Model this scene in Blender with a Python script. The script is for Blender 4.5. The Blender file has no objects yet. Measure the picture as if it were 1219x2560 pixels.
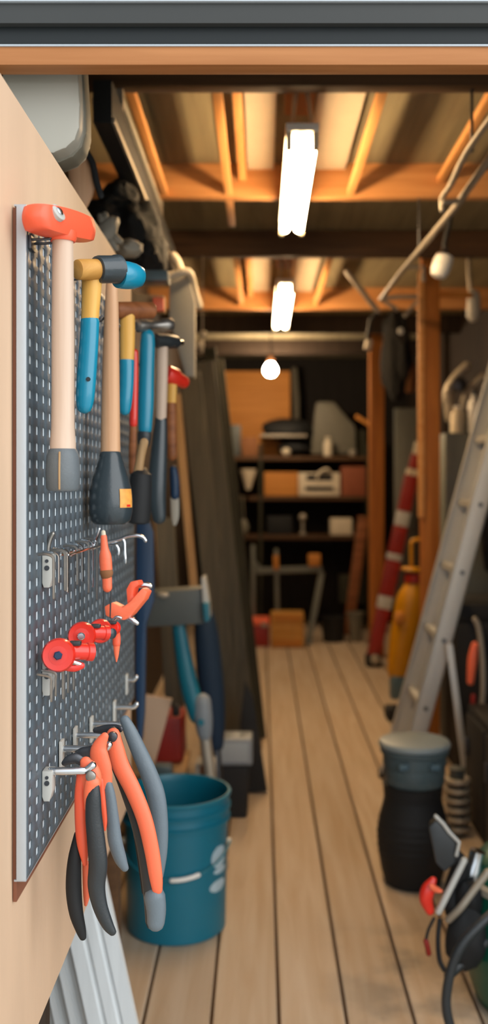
import bpy, bmesh, math, random
from mathutils import Vector, Matrix, noise
random.seed(7)
scene = bpy.context.scene
COL = scene.collection
F, H, CX, CY = 2489.0, 1.32, 652.0, 1200.0     # focal length in photo pixels, eye height, vanishing point


def P(px, py, y):
    """the point of the place seen at a photo pixel, y metres ahead of the lens"""
    return Vector(((px - CX) * y / F, y, H - (py - CY) * y / F))


def yfloor(py):
    return H * F / (py - CY)


# ------------------------------------------------------------------ materials
def lin(h):
    h = h.lstrip('#')
    c = [int(h[i:i + 2], 16) / 255 for i in (0, 2, 4)]
    return tuple(x / 12.92 if x <= .04045 else ((x + .055) / 1.055) ** 2.4 for x in c) + (1,)


def base(name):
    m = bpy.data.materials.new(name)
    m.use_nodes = True
    return m, m.node_tree.nodes, m.node_tree.links, m.node_tree.nodes['Principled BSDF']


def mat(name, c, rough=.5, metal=0., var=.12, scale=14, bump=.05, coat=0., stretch=(1, 1, 1), spec=.5):
    m, n, l, b = base(name)
    tc = n.new('ShaderNodeTexCoord'); mp = n.new('ShaderNodeMapping')
    mp.inputs['Scale'].default_value = stretch
    no = n.new('ShaderNodeTexNoise')
    no.inputs['Scale'].default_value = scale; no.inputs['Detail'].default_value = 6
    l.new(tc.outputs['Object'], mp.inputs[0]); l.new(mp.outputs[0], no.inputs['Vector'])
    mix = n.new('ShaderNodeMix'); mix.data_type = 'RGBA'
    a = lin(c)
    mix.inputs[6].default_value = tuple(x * (1 - var) for x in a[:3]) + (1,)
    mix.inputs[7].default_value = tuple(min(1, x * (1 + var)) for x in a[:3]) + (1,)
    l.new(no.outputs['Fac'], mix.inputs[0]); l.new(mix.outputs[2], b.inputs['Base Color'])
    b.inputs['Roughness'].default_value = rough; b.inputs['Metallic'].default_value = metal
    b.inputs['Coat Weight'].default_value = coat
    b.inputs['Specular IOR Level'].default_value = spec
    if bump:
        bp = n.new('ShaderNodeBump'); bp.inputs['Strength'].default_value = bump; bp.inputs['Distance'].default_value = .004
        n2 = n.new('ShaderNodeTexNoise'); n2.inputs['Scale'].default_value = scale * 9
        l.new(mp.outputs[0], n2.inputs['Vector'])
        l.new(n2.outputs['Fac'], bp.inputs['Height']); l.new(bp.outputs[0], b.inputs['Normal'])
    return m


def wood(name, c1, c2, axis='Y', scale=9., rough=.6, bump=.15, stains=0., pitch=None, off=0., tint=.35):
    m, n, l, b = base(name)
    tc = n.new('ShaderNodeTexCoord'); mp = n.new('ShaderNodeMapping')
    s = [6., 6., 6.]; s['XYZ'.index(axis)] = .35
    mp.inputs['Scale'].default_value = s
    no = n.new('ShaderNodeTexNoise'); no.inputs['Scale'].default_value = scale; no.inputs['Detail'].default_value = 8
    no.inputs['Distortion'].default_value = .6
    l.new(tc.outputs['Object'], mp.inputs[0]); l.new(mp.outputs[0], no.inputs['Vector'])
    rp = n.new('ShaderNodeValToRGB')
    rp.color_ramp.elements[0].position = .32; rp.color_ramp.elements[0].color = lin(c2)
    rp.color_ramp.elements[1].position = .68; rp.color_ramp.elements[1].color = lin(c1)
    l.new(no.outputs['Fac'], rp.inputs[0])
    col = rp.outputs[0]
    if pitch:                                        # every board its own tone
        sp = n.new('ShaderNodeSeparateXYZ'); l.new(tc.outputs['Object'], sp.inputs[0])
        a = n.new('ShaderNodeMath'); a.operation = 'SUBTRACT'; a.inputs[1].default_value = off; l.new(sp.outputs[0], a.inputs[0])
        d = n.new('ShaderNodeMath'); d.operation = 'DIVIDE'; d.inputs[1].default_value = pitch; l.new(a.outputs[0], d.inputs[0])
        f = n.new('ShaderNodeMath'); f.operation = 'FLOOR'; l.new(d.outputs[0], f.inputs[0])
        w = n.new('ShaderNodeTexWhiteNoise'); w.noise_dimensions = '1D'; l.new(f.outputs[0], w.inputs['W'])
        mr = n.new('ShaderNodeMapRange'); mr.inputs[3].default_value = 1 - tint; mr.inputs[4].default_value = 1.0; l.new(w.outputs[0], mr.inputs[0])
        mx = n.new('ShaderNodeMix'); mx.data_type = 'RGBA'; mx.blend_type = 'MULTIPLY'; mx.inputs[0].default_value = 1
        l.new(col, mx.inputs[6]); l.new(mr.outputs[0], mx.inputs[7]); col = mx.outputs[2]
    if stains:
        n3 = n.new('ShaderNodeTexNoise'); n3.inputs['Scale'].default_value = 4.5; n3.inputs['Detail'].default_value = 5
        l.new(tc.outputs['Object'], n3.inputs['Vector'])
        r3 = n.new('ShaderNodeValToRGB'); r3.color_ramp.elements[0].position = .47; r3.color_ramp.elements[1].position = .60
        r3.color_ramp.elements[1].color = (stains, stains, stains, 1)
        l.new(n3.outputs['Fac'], r3.inputs[0])
        sp3 = n.new('ShaderNodeSeparateXYZ'); l.new(tc.outputs['Object'], sp3.inputs[0])   # the grey spill lies near the door, right of the aisle
        qx = n.new('ShaderNodeMapRange'); qx.inputs[1].default_value = .12; qx.inputs[2].default_value = .34; l.new(sp3.outputs[0], qx.inputs[0])
        qy = n.new('ShaderNodeMapRange'); qy.inputs[1].default_value = 3.1; qy.inputs[2].default_value = 2.75; l.new(sp3.outputs[1], qy.inputs[0])
        qm = n.new('ShaderNodeMath'); qm.operation = 'MULTIPLY'; l.new(qx.outputs[0], qm.inputs[0]); l.new(qy.outputs[0], qm.inputs[1])
        qn = n.new('ShaderNodeMath'); qn.operation = 'MULTIPLY'; l.new(qm.outputs[0], qn.inputs[0]); l.new(r3.outputs[0], qn.inputs[1])
        m3 = n.new('ShaderNodeMix'); m3.data_type = 'RGBA'; m3.inputs[7].default_value = lin('77736c')
        l.new(qn.outputs[0], m3.inputs[0]); l.new(col, m3.inputs[6]); col = m3.outputs[2]
    l.new(col, b.inputs['Base Color']); b.inputs['Roughness'].default_value = rough
    b.inputs['Specular IOR Level'].default_value = .3
    bp = n.new('ShaderNodeBump'); bp.inputs['Strength'].default_value = bump; bp.inputs['Distance'].default_value = .003
    l.new(no.outputs['Fac'], bp.inputs['Height']); l.new(bp.outputs[0], b.inputs['Normal'])
    return m


def glow(name, c, strength):
    m, n, l, b = base(name)
    b.inputs['Base Color'].default_value = (.9, .9, .9, 1)
    b.inputs['Emission Color'].default_value = lin(c); b.inputs['Emission Strength'].default_value = strength
    return m


PLY = mat('pale plywood', 'd2b396', .65, 0, .11, 7, .1, 0, (1, 1.6, .45), .3)
FLOOR = wood('floor boards', 'd3c1aa', 'c1a98c', 'Y', 5, .6, .12, .6, .1656, .0437, .14)
FLOORGAP = mat('floor gap', '5f4833', .9)
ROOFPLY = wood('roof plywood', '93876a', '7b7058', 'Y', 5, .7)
BEAMX = wood('rafter pine', 'd79c64', 'c0834c', 'X', 6, .6)
BATTEN = wood('batten pine', 'e2a668', 'cf8d4c', 'Y', 6, .6)
DKBEAM = wood('dark wood with beam shade', '5c4129', '46301d', 'X', 6, .6)  # stud and shelf wood; on the beams the dark tone is shade
WALLW = wood('dark wall boards', '3a2d22', '2a2018', 'Z', 6, .8)
BACKW = wood('dark back wall boards', '231e1a', '191512', 'Z', 6, .85)
POSTW = wood('orange pine post', 'b87432', '96571f', 'Z', 6, .6)
HEADW = wood('header pine', 'b57a4a', 'a2683a', 'X', 7, .55, .2)
TRIMMET = mat('grey painted metal', '343635', .55, .0, .1, 6)
TRIMTEAL = mat('dark teal painted metal', '0a1315', .6, .0, .06, 6)
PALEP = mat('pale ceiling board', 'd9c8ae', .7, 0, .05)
PEG = mat('slate powder coat', '57626a', .5, .1, .06, 20, 0)
PEGBACK = mat('pale backing', 'd3dfe6', .5, 0, .05)
PEGEDGE = mat('pale folded edge', 'b4bcc2', .4, .2, .04)
MALW = wood('bleached ash', 'd6bfab', 'c2a893', 'Z', 7, .5, .06)
ASH = wood('warm ash', 'd9b08c', 'bf8f68', 'Z', 7, .45, .06)
YELW = wood('honey wood', 'eabb6a', 'd79f47', 'Z', 7, .45, .06)
YELX = wood('honey wood head', 'd7a257', 'b57f37', 'X', 7, .5, .1)
BRNX = wood('brown wood head', '9a5f38', '744323', 'X', 7, .5, .1)
ORANGE = mat('orange red plastic', 'f0603f', .38, 0, .07, 30)
CORAL = mat('coral plastic', 'f8744f', .4, 0, .05, 30)
RED = mat('red enamel', 'd92d1e', .3, 0, .08, 30, .02, .3)
DRED = mat('dark red paint', '8c1c12', .45, 0, .1)
BLUE = mat('bright cyan blue paint', '0f84a2', .3, 0, .06, 20, .02, .3)
TEAL = mat('teal plastic', '06687f', .4, 0, .05, 10, .02)
TEALT = mat('teal tool plastic', '186f82', .4, 0, .06)
NAVY = mat('navy cloth', '0e2a42', .75, 0, .1)
COBALT = mat('cobalt plastic', '083050', .45, 0, .1)
BLK = mat('black rubber', '2b3033', .42, 0, .12, 40, .08)
BLKGLOSS = mat('black glossy rubber', '303a3f', .28, 0, .1, 40, .06, .15)
BLKMAT = mat('matt black', '131517', .7, 0, .15)
BAGM = mat('black bag cloth', '151718', .85, 0, .2)
GRIPG = mat('grey rubber', '5f666a', .5, 0, .15, 50, .12)
SLGRIP = mat('slate grip rubber', '66727a', .45, 0, .1, 40, .08)
CHROME = mat('chrome', 'd6dade', .18, 1, .04, 10, 0)
STEEL = mat('worn steel', '9a9690', .38, .9, .15, 30, .05)
DSTEEL = mat('dark steel', '54565a', .4, .8, .15, 30, .05)
ALU = mat('aluminium', 'cbccca', .45, .3, .06, 12, .03)
GALV = mat('galvanised pipe', 'a59c8d', .5, .4, .12, 20)
WHITEP = mat('white plastic', 'e6e4de', .4, 0, .04)
PALEGREY = mat('pale grey plastic', 'b9b8b1', .45, 0, .04, 6, .02)
PALEGR2 = mat('pale grey board', '9c978a', .6, 0, .1)
RIM = mat('olive grey rim', '6e6a5c', .6)
WHITEB = mat('weathered white boards', 'd3dadd', .55, .0, .14, 6, .1, 0, (9, 9, .5))
GREYW = wood('weathered grey timber', '5d584b', '46433a', 'Z', 7, .75)
OLIVEW = wood('dark olive timber', '3c3a2c', '2b2a20', 'Z', 7, .8)
TANW = wood('tan timber', 'b29067', '94734c', 'Z', 7, .65)
TANB = wood('amber chipboard', 'cf8c44', 'b77734', 'X', 6, .65)
YELLOW = mat('yellow plastic', 'c08608', .4, 0, .06)
BLUEGREY = mat('blue grey plastic', '4b6470', .5, 0, .1)
TEALGREY = mat('dark teal grey plastic', '4d5d61', .42, 0, .14, 20, .1)
GREENM = mat('dark green enamel', '07543f', .35, 0, .08)
GREYMET = mat('grey sheet metal', '6d7069', .55, .2, .1)
DKGREY = mat('dark grey plastic', '4f5452', .5, 0, .1)
BROWNB = mat('brown card', '8a5a36', .8, 0, .15)
HOUSE = mat('mid grey plastic', '848c92', .45, 0, .05)
GREYPANEL = mat('cool grey panel', '9aa2a6', .5, 0, .05)
LIDM = mat('bluish grey lid plastic', '7c8a90', .4, 0, .08)
TUBM = mat('pale tub plastic', 'a3a094', .45, 0, .04, 6, .02)
DARKMASS = mat('near black mass', '08090a', .9, 0, .2)  # near black so the mass sinks into the darkness under the lamp
CREAM = mat('cream plastic', 'd8cbb2', .5, 0, .06)
STICK = mat('orange paper sticker', 'f0a04a', .5, 0, .35, 120)
TUBE = glow('lit fluorescent tube', 'ffd6a0', 54)
BULB = glow('lit bulb glass', 'ffe0b8', 260)
GROUND = mat('pale gravel', 'bdb8ae', .9, 0, .2, 20)


# ------------------------------------------------------------------ mesh building
class MB:
    def __init__(s):
        s.V, s.Fc, s.I, s.mi = [], [], [], 0

    def add(s, vs, fs):
        o = len(s.V)
        s.V += [Vector(v) for v in vs]
        s.Fc += [tuple(o + i for i in f) for f in fs]
        s.I += [s.mi] * len(fs)
        return s

    def addbm(s, bm):
        bm.verts.index_update()
        s.add([v.co.copy() for v in bm.verts], [[v.index for v in f.verts] for f in bm.faces])
        bm.free()
        return s

    def box(s, c, size, rot=None, bev=.0, seg=2, taper=None):
        bm = bmesh.new()
        bmesh.ops.create_cube(bm, size=1)
        for v in bm.verts:
            k = 1 if taper is None or v.co.z > 0 else taper
            v.co = Vector((v.co.x * size[0] * k, v.co.y * size[1] * k, v.co.z * size[2]))
        if bev:
            bmesh.ops.bevel(bm, geom=bm.edges[:], offset=bev, segments=seg, profile=.6, affect='EDGES')
        m = Matrix.Translation(Vector(c)) @ (rot.to_4x4() if rot is not None else Matrix.Identity(4))
        bmesh.ops.transform(bm, matrix=m, verts=bm.verts)
        return s.addbm(bm)

    def bar(s, a, b, w, t, up=(0, 1, 0), bev=.0):
        """a straight board from a to b: w wide across, t thick along up"""
        a, b = Vector(a), Vector(b)
        z = (b - a).normalized()
        x = z.cross(Vector(up))
        x = x.normalized() if x.length > 1e-6 else Vector((1, 0, 0))
        y = z.cross(x)
        r = Matrix((x, y, z)).transposed()
        return s.box((a + b) / 2, (w, t, (b - a).length), r, bev)

    def tube(s, pts, rad, seg=14, ratio=1., up=(0, 1, 0), round_ends=True, close=False):
        pts = [Vector(p) for p in pts]
        n = len(pts)
        rad = [rad] * n if isinstance(rad, (int, float)) else list(rad)
        up = Vector(up)
        rings = []
        for i in range(n):
            t = (pts[min(i + 1, n - 1)] - pts[max(i - 1, 0)]).normalized()
            x = t.cross(up)
            if x.length < 1e-4:
                x = t.cross(Vector((1, 0, .01)))
            x.normalize()
            rings.append((pts[i], t, x, x.cross(t), rad[i]))
        if round_ends and not close:
            p, t, x, y, r = rings[0]
            e = [(p - t * r * .9 * math.sin(a), t, x, y, max(r * math.cos(a), r * .08)) for a in (1.45, 1.1, .6)]
            q, t2, x2, y2, r2 = rings[-1]
            e2 = [(q + t2 * r2 * .9 * math.sin(a), t2, x2, y2, max(r2 * math.cos(a), r2 * .08)) for a in (.6, 1.1, 1.45)]
            rings = e + rings + e2
        vs, fs = [], []
        for p, t, x, y, r in rings:
            for k in range(seg):
                a = 2 * math.pi * k / seg
                vs.append(p + x * r * math.cos(a) + y * r * ratio * math.sin(a))
        m = len(rings)
        for i in range(m if close else m - 1):
            j = (i + 1) % m
            for k in range(seg):
                fs.append((i * seg + k, i * seg + (k + 1) % seg, j * seg + (k + 1) % seg, j * seg + k))
        if not close:
            fs.append(tuple(range(seg))[::-1]); fs.append(tuple((m - 1) * seg + k for k in range(seg)))
        return s.add(vs, fs)

    def lathe(s, prof, org=(0, 0, 0), axis=(0, 0, 1), seg=28, sq=1., a0=0, a1=2 * math.pi):
        """prof: (radius, height) pairs; sq squeezes one direction"""
        z = Vector(axis).normalized()
        x = z.cross(Vector((0, 1, 0)))
        x = x.normalized() if x.length > 1e-3 else Vector((1, 0, 0))
        y = z.cross(x)
        org = Vector(org)
        full = abs(a1 - a0 - 2 * math.pi) < 1e-6
        cols = seg if full else seg + 1
        vs, fs = [], []
        for r, h in prof:
            r = max(r, 1e-4)
            for k in range(cols):
                a = a0 + (a1 - a0) * k / seg
                vs.append(org + x * r * math.cos(a) + y * r * sq * math.sin(a) + z * h)
        for i in range(len(prof) - 1):
            for k in range(seg):
                j = (k + 1) % cols
                fs.append((i * cols + k, i * cols + j, (i + 1) * cols + j, (i + 1) * cols + k))
        if full:
            fs.append(tuple(range(cols))[::-1]); fs.append(tuple((len(prof) - 1) * cols + k for k in range(cols)))
        return s.add(vs, fs)

    def prism(s, poly, vec, bev=.0):
        bm = bmesh.new()
        vec = Vector(vec)
        a = [bm.verts.new(Vector(p) - vec / 2) for p in poly]
        b = [bm.verts.new(Vector(p) + vec / 2) for p in poly]
        n = len(poly)
        bm.faces.new(a); bm.faces.new(b[::-1])
        for i in range(n):
            bm.faces.new((a[i], b[i], b[(i + 1) % n], a[(i + 1) % n]))
        bmesh.ops.recalc_face_normals(bm, faces=bm.faces)
        if bev:
            bmesh.ops.bevel(bm, geom=bm.edges[:], offset=bev, segments=2, profile=.6, affect='EDGES')
        return s.addbm(bm)

    def blob(s, c, r, amp=.2, freq=3., sub=4, seed=0., rot=None):
        bm = bmesh.new()
        bmesh.ops.create_icosphere(bm, subdivisions=sub, radius=1)
        for v in bm.verts:
            k = 1 + amp * noise.noise(v.co * freq * .5 + Vector((seed, seed, 0))) + amp * .4 * noise.noise(v.co * freq * 1.7 + Vector((0, seed, 3)))
            q = Vector((v.co.x * r[0] * k, v.co.y * r[1] * k, v.co.z * r[2] * k))
            v.co = (rot @ q if rot else q) + Vector(c)
        return s.addbm(bm)


def cr(pts, n=5):
    """a smooth curve through points given as tuples of any length"""
    out = []
    q = [pts[0]] + list(pts) + [pts[-1]]
    for i in range(1, len(q) - 2):
        for k in range(n):
            t = k / n
            out.append(tuple(.5 * (2 * b + (c - a) * t + (2 * a - 5 * b + 4 * c - d) * t * t + (3 * b - a - 3 * c + d) * t ** 3)
                             for a, b, c, d in zip(q[i - 1], q[i], q[i + 1], q[i + 2])))
    out.append(tuple(pts[-1]))
    return out


def ptube(mb, pts, n=5, ratio=.8, seg=16, dy=0.):
    """a tapering bent grip through (pixel x, pixel y, width in pixels, depth in metres)"""
    q = cr(pts, n)
    return mb.tube([P(a, b, y + dy) for a, b, w, y in q], [w / 2 * y / F for a, b, w, y in q], seg, ratio)


def wloc(o):
    v = Vector((0, 0, 0))
    while o:
        v += o.location; o = o.parent
    return v


def obj(name, mb, mats, parent=None, label=None, angle=38, origin=None):
    mats = mats if isinstance(mats, (list, tuple)) else [mats]
    if parent:
        o0 = wloc(parent)
    elif origin is not None:
        o0 = Vector(origin)
    else:
        lo = [min(v[i] for v in mb.V) for i in range(3)]; hi = [max(v[i] for v in mb.V) for i in range(3)]
        o0 = Vector(((lo[0] + hi[0]) / 2, (lo[1] + hi[1]) / 2, lo[2]))
    me = bpy.data.meshes.new(name)
    me.from_pydata([v - o0 for v in mb.V], [], mb.Fc)
    me.polygons.foreach_set('material_index', mb.I)
    for m in mats:
        me.materials.append(m)
    bm = bmesh.new(); bm.from_mesh(me)
    bmesh.ops.recalc_face_normals(bm, faces=bm.faces)
    bm.to_mesh(me); bm.free()
    me.polygons.foreach_set('use_smooth', [True] * len(me.polygons))
    me.set_sharp_from_angle(angle=math.radians(angle))
    o = bpy.data.objects.new(name, me); COL.objects.link(o)
    if parent:
        o.parent = parent
    else:
        o.location = o0
    if label:
        o['label'] = label
    return o


def tag(o, label, cat, group=None):
    o['label'] = label; o['category'] = cat
    if group:
        o['group'] = group
    return o


def thing(name, label, cat, loc, group=None):
    o = bpy.data.objects.new(name, None); COL.objects.link(o)
    o.location = Vector(loc); o.empty_display_size = .05
    return tag(o, label, cat, group)


def struct(name, mb, mats):
    o = obj(name, mb, mats, origin=(0, 0, 0))
    o['kind'] = 'structure'
    return o


def copy_tree(o, parent=None):
    c = o.copy(); COL.objects.link(c)
    if parent:
        c.parent = parent
    for ch in [x for x in bpy.data.objects if x.parent == o]:
        copy_tree(ch, c)
    return c


def simple(name, mb, m, label, cat, group=None):
    return tag(obj(name, mb, m), label, cat, group)


# ================================================================== the setting
PITCH, OFF = .1656, .0437
mb = MB()
for k in range(-6, 9):
    x0 = OFF + PITCH * k
    mb.box((x0 + PITCH / 2, 5.15, -.012), (PITCH - .009, 8.3, .024), None, .002, 1)
mb.mi = 1
mb.box((.35, 5.15, -.034), (2.6, 8.3, .018))
struct('floor', mb, [FLOOR, FLOORGAP])
mb = MB(); mb.box((0, -8, -.06), (40, 17.9, .05)); struct('ground_outside', mb, GROUND)
XL, XR, YB, ZC = -.66, 1.36, 9.25, 2.45
mb = MB(); mb.box((.35, 5.38, ZC + .015), (2.1, 7.84, .03)); struct('ceiling', mb, ROOFPLY)
mb = MB(); mb.box((XL - .02, 5.38, 1.22), (.04, 7.84, 2.5)); struct('wall_far_left', mb, WALLW)
mb = MB(); mb.box((XR + .02, 5.38, 1.22), (.04, 7.84, 2.5)); struct('wall_right', mb, WALLW)
mb = MB(); mb.box((.35, YB + .02, 1.22), (2.1, .04, 2.5)); struct('wall_back', mb, BACKW)
# front of the shed: lintel above the opening, and its two sides
mb = MB(); mb.box((.35, 1.495, 2.22), (2.1, .03, .52)); struct('wall_front', mb, WALLW)
mb = MB(); mb.box((-.49, 1.495, .875), (.34, .03, 1.75)); struct('wall_front_left', mb, WALLW)
# header over the opening (grey metal, dark teal metal lip, pale strip standing for the lip's edge highlight, pine board)
YH = 1.45
def zat(py, y): return H - (py - CY) * y / F
def course(name, p0, p1, dy, t_, m):
    y_ = YH + dy
    mb = MB(); mb.box((.35, y_ + t_ / 2, (zat(p0, y_) + zat(p1, y_)) / 2), (2.1, t_, zat(p0, y_) - zat(p1, y_)), None, .0012)
    struct(name, mb, m)
course('trim_1', -120, 58, -.012, .05, TRIMMET)
course('trim_2', 60, 111, .0, .04, TRIMTEAL)
course('trim_3', 110, 115, -.003, .04, PEGEDGE)
course('trim_30', -3, 3, -.018, .012, PEGEDGE)
course('trim_31', 115, 162, .0, .036, HEADW)
# ceiling beams across; unlit ones carry their shade as darker wood
for i, (y, py_bottom, m) in enumerate([(2.55, 214, DKBEAM), (3.55, 492, BEAMX), (4.5, 640, DKBEAM), (5.85, 772, BEAMX), (6.8, 832, WALLW), (8.0, 885, WALLW)]):
    zb = zat(py_bottom, y)
    mb = MB(); mb.box((.35, y + .025, (zb + ZC) / 2), (2.02, .05, ZC - zb), None, .002)
    struct('trim_%d' % (4 + i), mb, m)
# battens along, pale boards beside the lamps
k = 10
for x, y0, y1, zb in [(-.116, 2.6, 3.99, 2.335), (.32, 2.6, 3.62, 2.335), (-.345, 2.6, 3.55, 2.335), (-.066, 2.6, 3.55, 2.385), (-.115, 4.55, 5.85, 2.34), (.32, 4.55, 5.85, 2.34), (.64, 2.6, 3.55, 2.38), (-.06, 4.55, 5.85, 2.39)]:
    mb = MB(); mb.box((x, (y0 + y1) / 2, zb + .012), (.026, y1 - y0, .024), None, .002)
    struct('trim_%d' % k, mb, BATTEN); k += 1
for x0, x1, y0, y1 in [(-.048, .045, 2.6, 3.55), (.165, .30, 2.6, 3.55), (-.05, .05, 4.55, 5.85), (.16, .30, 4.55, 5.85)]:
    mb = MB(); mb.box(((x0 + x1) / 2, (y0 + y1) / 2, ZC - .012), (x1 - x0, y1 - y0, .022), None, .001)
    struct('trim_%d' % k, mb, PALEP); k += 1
# posts on the right
for x0, x1, y in [(.762, .846, 4.75), (.81, .915, 7.45)]:
    mb = MB(); mb.box(((x0 + x1) / 2, y, ZC / 2), (x1 - x0, x1 - x0, ZC), None, .004)
    struct('trim_%d' % k, mb, POSTW); k += 1
# thin pale strip nailed on the near post
mb = MB(); mb.box((.753, 4.69, 1.72), (.028, .028, 1.15), None, .003); struct('trim_%d' % k, mb, BATTEN); k += 1
# the pale plywood partition that carries the pegboard, with its stud
mb = MB(); mb.box((-.302, 1.605, 1.19), (.018, 1.29, 1.176), None, .0015); struct('wall_left', mb, PLY)
mb = MB(); mb.box((-.336, 2.2, .88), (.045, .07, 1.76), None, .003); struct('trim_%d' % k, mb, DKBEAM); k += 1

# ================================================================== pegboard
XB, PY0, PY1, PZ0, PZ1 = -.276, 1.17, 2.167, .850, 1.642
pb = thing('pegboard', 'slate grey perforated metal pegboard on the pale plywood wall', 'pegboard', (XB, (PY0 + PY1) / 2, PZ0))
ys, zs = [PY0], [PZ0]
nY, nZ = 27, 38
hy, hz, py_, pz_ = .0145, .0105, (PY1 - PY0) / 27.0, (PZ1 - PZ0) / 38.2
for i in range(nY):
    c = PY0 + .012 + py_ * (i + .25); ys += [c - hy / 2, c + hy / 2]
for i in range(nZ):
    c = PZ0 + pz_ * (i + .6); zs += [c - hz / 2, c + hz / 2]
ys.append(PY1); zs.append(PZ1)
vs = [Vector((XB, y, z)) for y in ys for z in zs]
fs = []
nz = len(zs)
for i in range(len(ys) - 1):
    for j in range(nz - 1):
        if i % 2 == 1 and j % 2 == 1:
            continue
        fs.append((i * nz + j, (i + 1) * nz + j, (i + 1) * nz + j + 1, i * nz + j + 1))
mb = MB(); mb.add(vs, fs)
o = obj('perforated_sheet', mb, PEG, pb)
md = o.modifiers.new('thickness', 'SOLIDIFY'); md.thickness = .0009; md.offset = 0
mb = MB(); mb.box((XB - .0026, (PY0 + PY1) / 2, (PZ0 + PZ1) / 2), (.003, PY1 - PY0 - .004, PZ1 - PZ0 - .004)); obj('backing', mb, PEGBACK, pb)
mb = MB()
mb.box((XB - .005, PY0 - .0015, (PZ0 + PZ1) / 2), (.0115, .003, PZ1 - PZ0), None, .0008)
mb.box((XB - .007, PY1 + .0015, (PZ0 + PZ1) / 2), (.014, .003, PZ1 - PZ0), None, .0008)
mb.box((XB - .007, (PY0 + PY1) / 2, PZ0 - .001), (.014, PY1 - PY0, .002)); mb.box((XB - .007, (PY0 + PY1) / 2, PZ1 + .001), (.014, PY1 - PY0, .002))
obj('folded_edge', mb, PEGEDGE, pb, 'pale folded metal edge')

mb = MB(); mb.box((-.2897, (PY0 + PY1) / 2, (PZ0 + PZ1) / 2 - .014), (.0046, PY1 - PY0 - .004, PZ1 - PZ0 + .026), None, .0006)  # thin reddish brown strip between plywood and metal sheet
obj('backing_strip', mb, mat('matt reddish brown', '7a4a34', .7), pb, 'reddish brown strip behind the metal')
# hooks that carry the hammers
HOOK = thing('pegboard_hook', 'steel twin hook carrying the orange headed mallet', 'hook', (XB, 1.19, 1.607), 'hooks on the pegboard')
mb = MB(); mb.box((XB + .0025, 1.19, 1.602), (.004, .026, .016), None, .001); obj('back_plate', mb, DSTEEL, HOOK)
for s in (-1, 1):
    mb = MB()
    mb.tube([Vector((XB + .003, 1.19 + s * .010, 1.605)), Vector((XB + .015, 1.19 + s * .010, 1.605)), Vector((XB + .026, 1.19 + s * .010, 1.606)), Vector((XB + .030, 1.19 + s * .010, 1.611))], .0018, 8)
    obj('prong', mb, DSTEEL, HOOK)


def hook_at(y, z, label):
    c = copy_tree(HOOK); c.location = (XB, y, z); c['label'] = label
    return c


hook_at(1.385, 1.603, 'steel twin hook under the head of the mallet with the blue cap')
hook_at(1.55, 1.15 + .42, 'steel twin hook holding the upturned black rubber mallet by its handle')
hook_at(1.745, 1.585, 'steel twin hook under the brown wooden mallet head')
hook_at(1.92, 1.56, 'steel twin hook under the steel hammer head with blue handle')
hook_at(2.06, 1.56, 'steel twin hook at the far top end of the pegboard')

# ------------------------------------------------------------------ mallets and hammers
def X(px, y): return (px - CX) * y / F
Z = zat
# 1 orange headed mallet
y = 1.19; cx = X(157, y)
t = thing('mallet', 'large pale wood mallet with orange red head hanging nearest', 'mallet', (cx, y, Z(1228, y)))
ax = Vector((.052, .118, .010)).normalized()
c = Vector((X(150, y), y, Z(560, y)))
bm = bmesh.new(); bmesh.ops.create_cube(bm, size=2)
bmesh.ops.subdivide_edges(bm, edges=bm.edges[:], cuts=7, use_grid_fill=True)
sx = Vector((ax.y, -ax.x, 0)).normalized(); sz = ax.cross(sx) * -1
for v in bm.verts:
    q = v.co.copy(); s_ = q.normalized()
    q = q.lerp(s_ * 1.15, .45)
    bulge = 1 - .1 * q.x * q.x
    v.co = c + ax * q.x * .058 + sx * q.y * .0185 * bulge + sz * q.z * .0172 * bulge
mb = MB().addbm(bm); head = obj('head', mb, ORANGE, t, angle=60)
mb = MB(); n0 = (sx * 1.0 + Vector((0, 0, .5))).normalized()
pos = c - ax * .028 + sx * .0165 + Vector((0, 0, .007))
mb.lathe([(.0105, -.003), (.0105, .0018), (.008, .0026), (.0001, .0026)], pos, n0, 20); obj('pale_ring', mb, PALEGREY, head)
mb = MB(); mb.lathe([(.0052, 0), (.0052, .004), (.0035, .005), (.0001, .005)], pos, n0, 16); obj('steel_bolt', mb, CHROME, head)
mb = MB()
mb.lathe([(r * y / F, Z(py, y) - Z(1228, y)) for r, py in [(32, 1128), (32, 1110), (29, 1070), (28, 1000), (28, 850), (27, 700), (26, 600), (27, 570)]], (cx, y, Z(1228, y)), (0, 0, 1), 28)
obj('handle', mb, MALW, t)
mb = MB()
mb.lathe([(r * y / F, Z(py, y) - Z(1228, y)) for r, py in [(12, 1228), (36, 1227), (41, 1220), (43, 1180), (40, 1140), (34, 1124), (31, 1121)]], (cx, y, Z(1228, y)), (0, 0, 1), 28)
g = obj('rubber_grip', mb, GRIPG, t)
mb = MB(); mb.tube([(cx - .0, y - .0196, Z(1132, y)), (cx, y - .0212, Z(1180, y)), (cx, y - .0206, Z(1222, y))], .0012, 8); obj('worn_seam', mb, TANW, g)
mb = MB(); mb.lathe([(.0145, -.004), (.0165, .0), (.0165, .008)], (cx, y, Z(596, y)), (0, 0, 1), 24); obj('neck_collar', mb, ORANGE, t)

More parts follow.
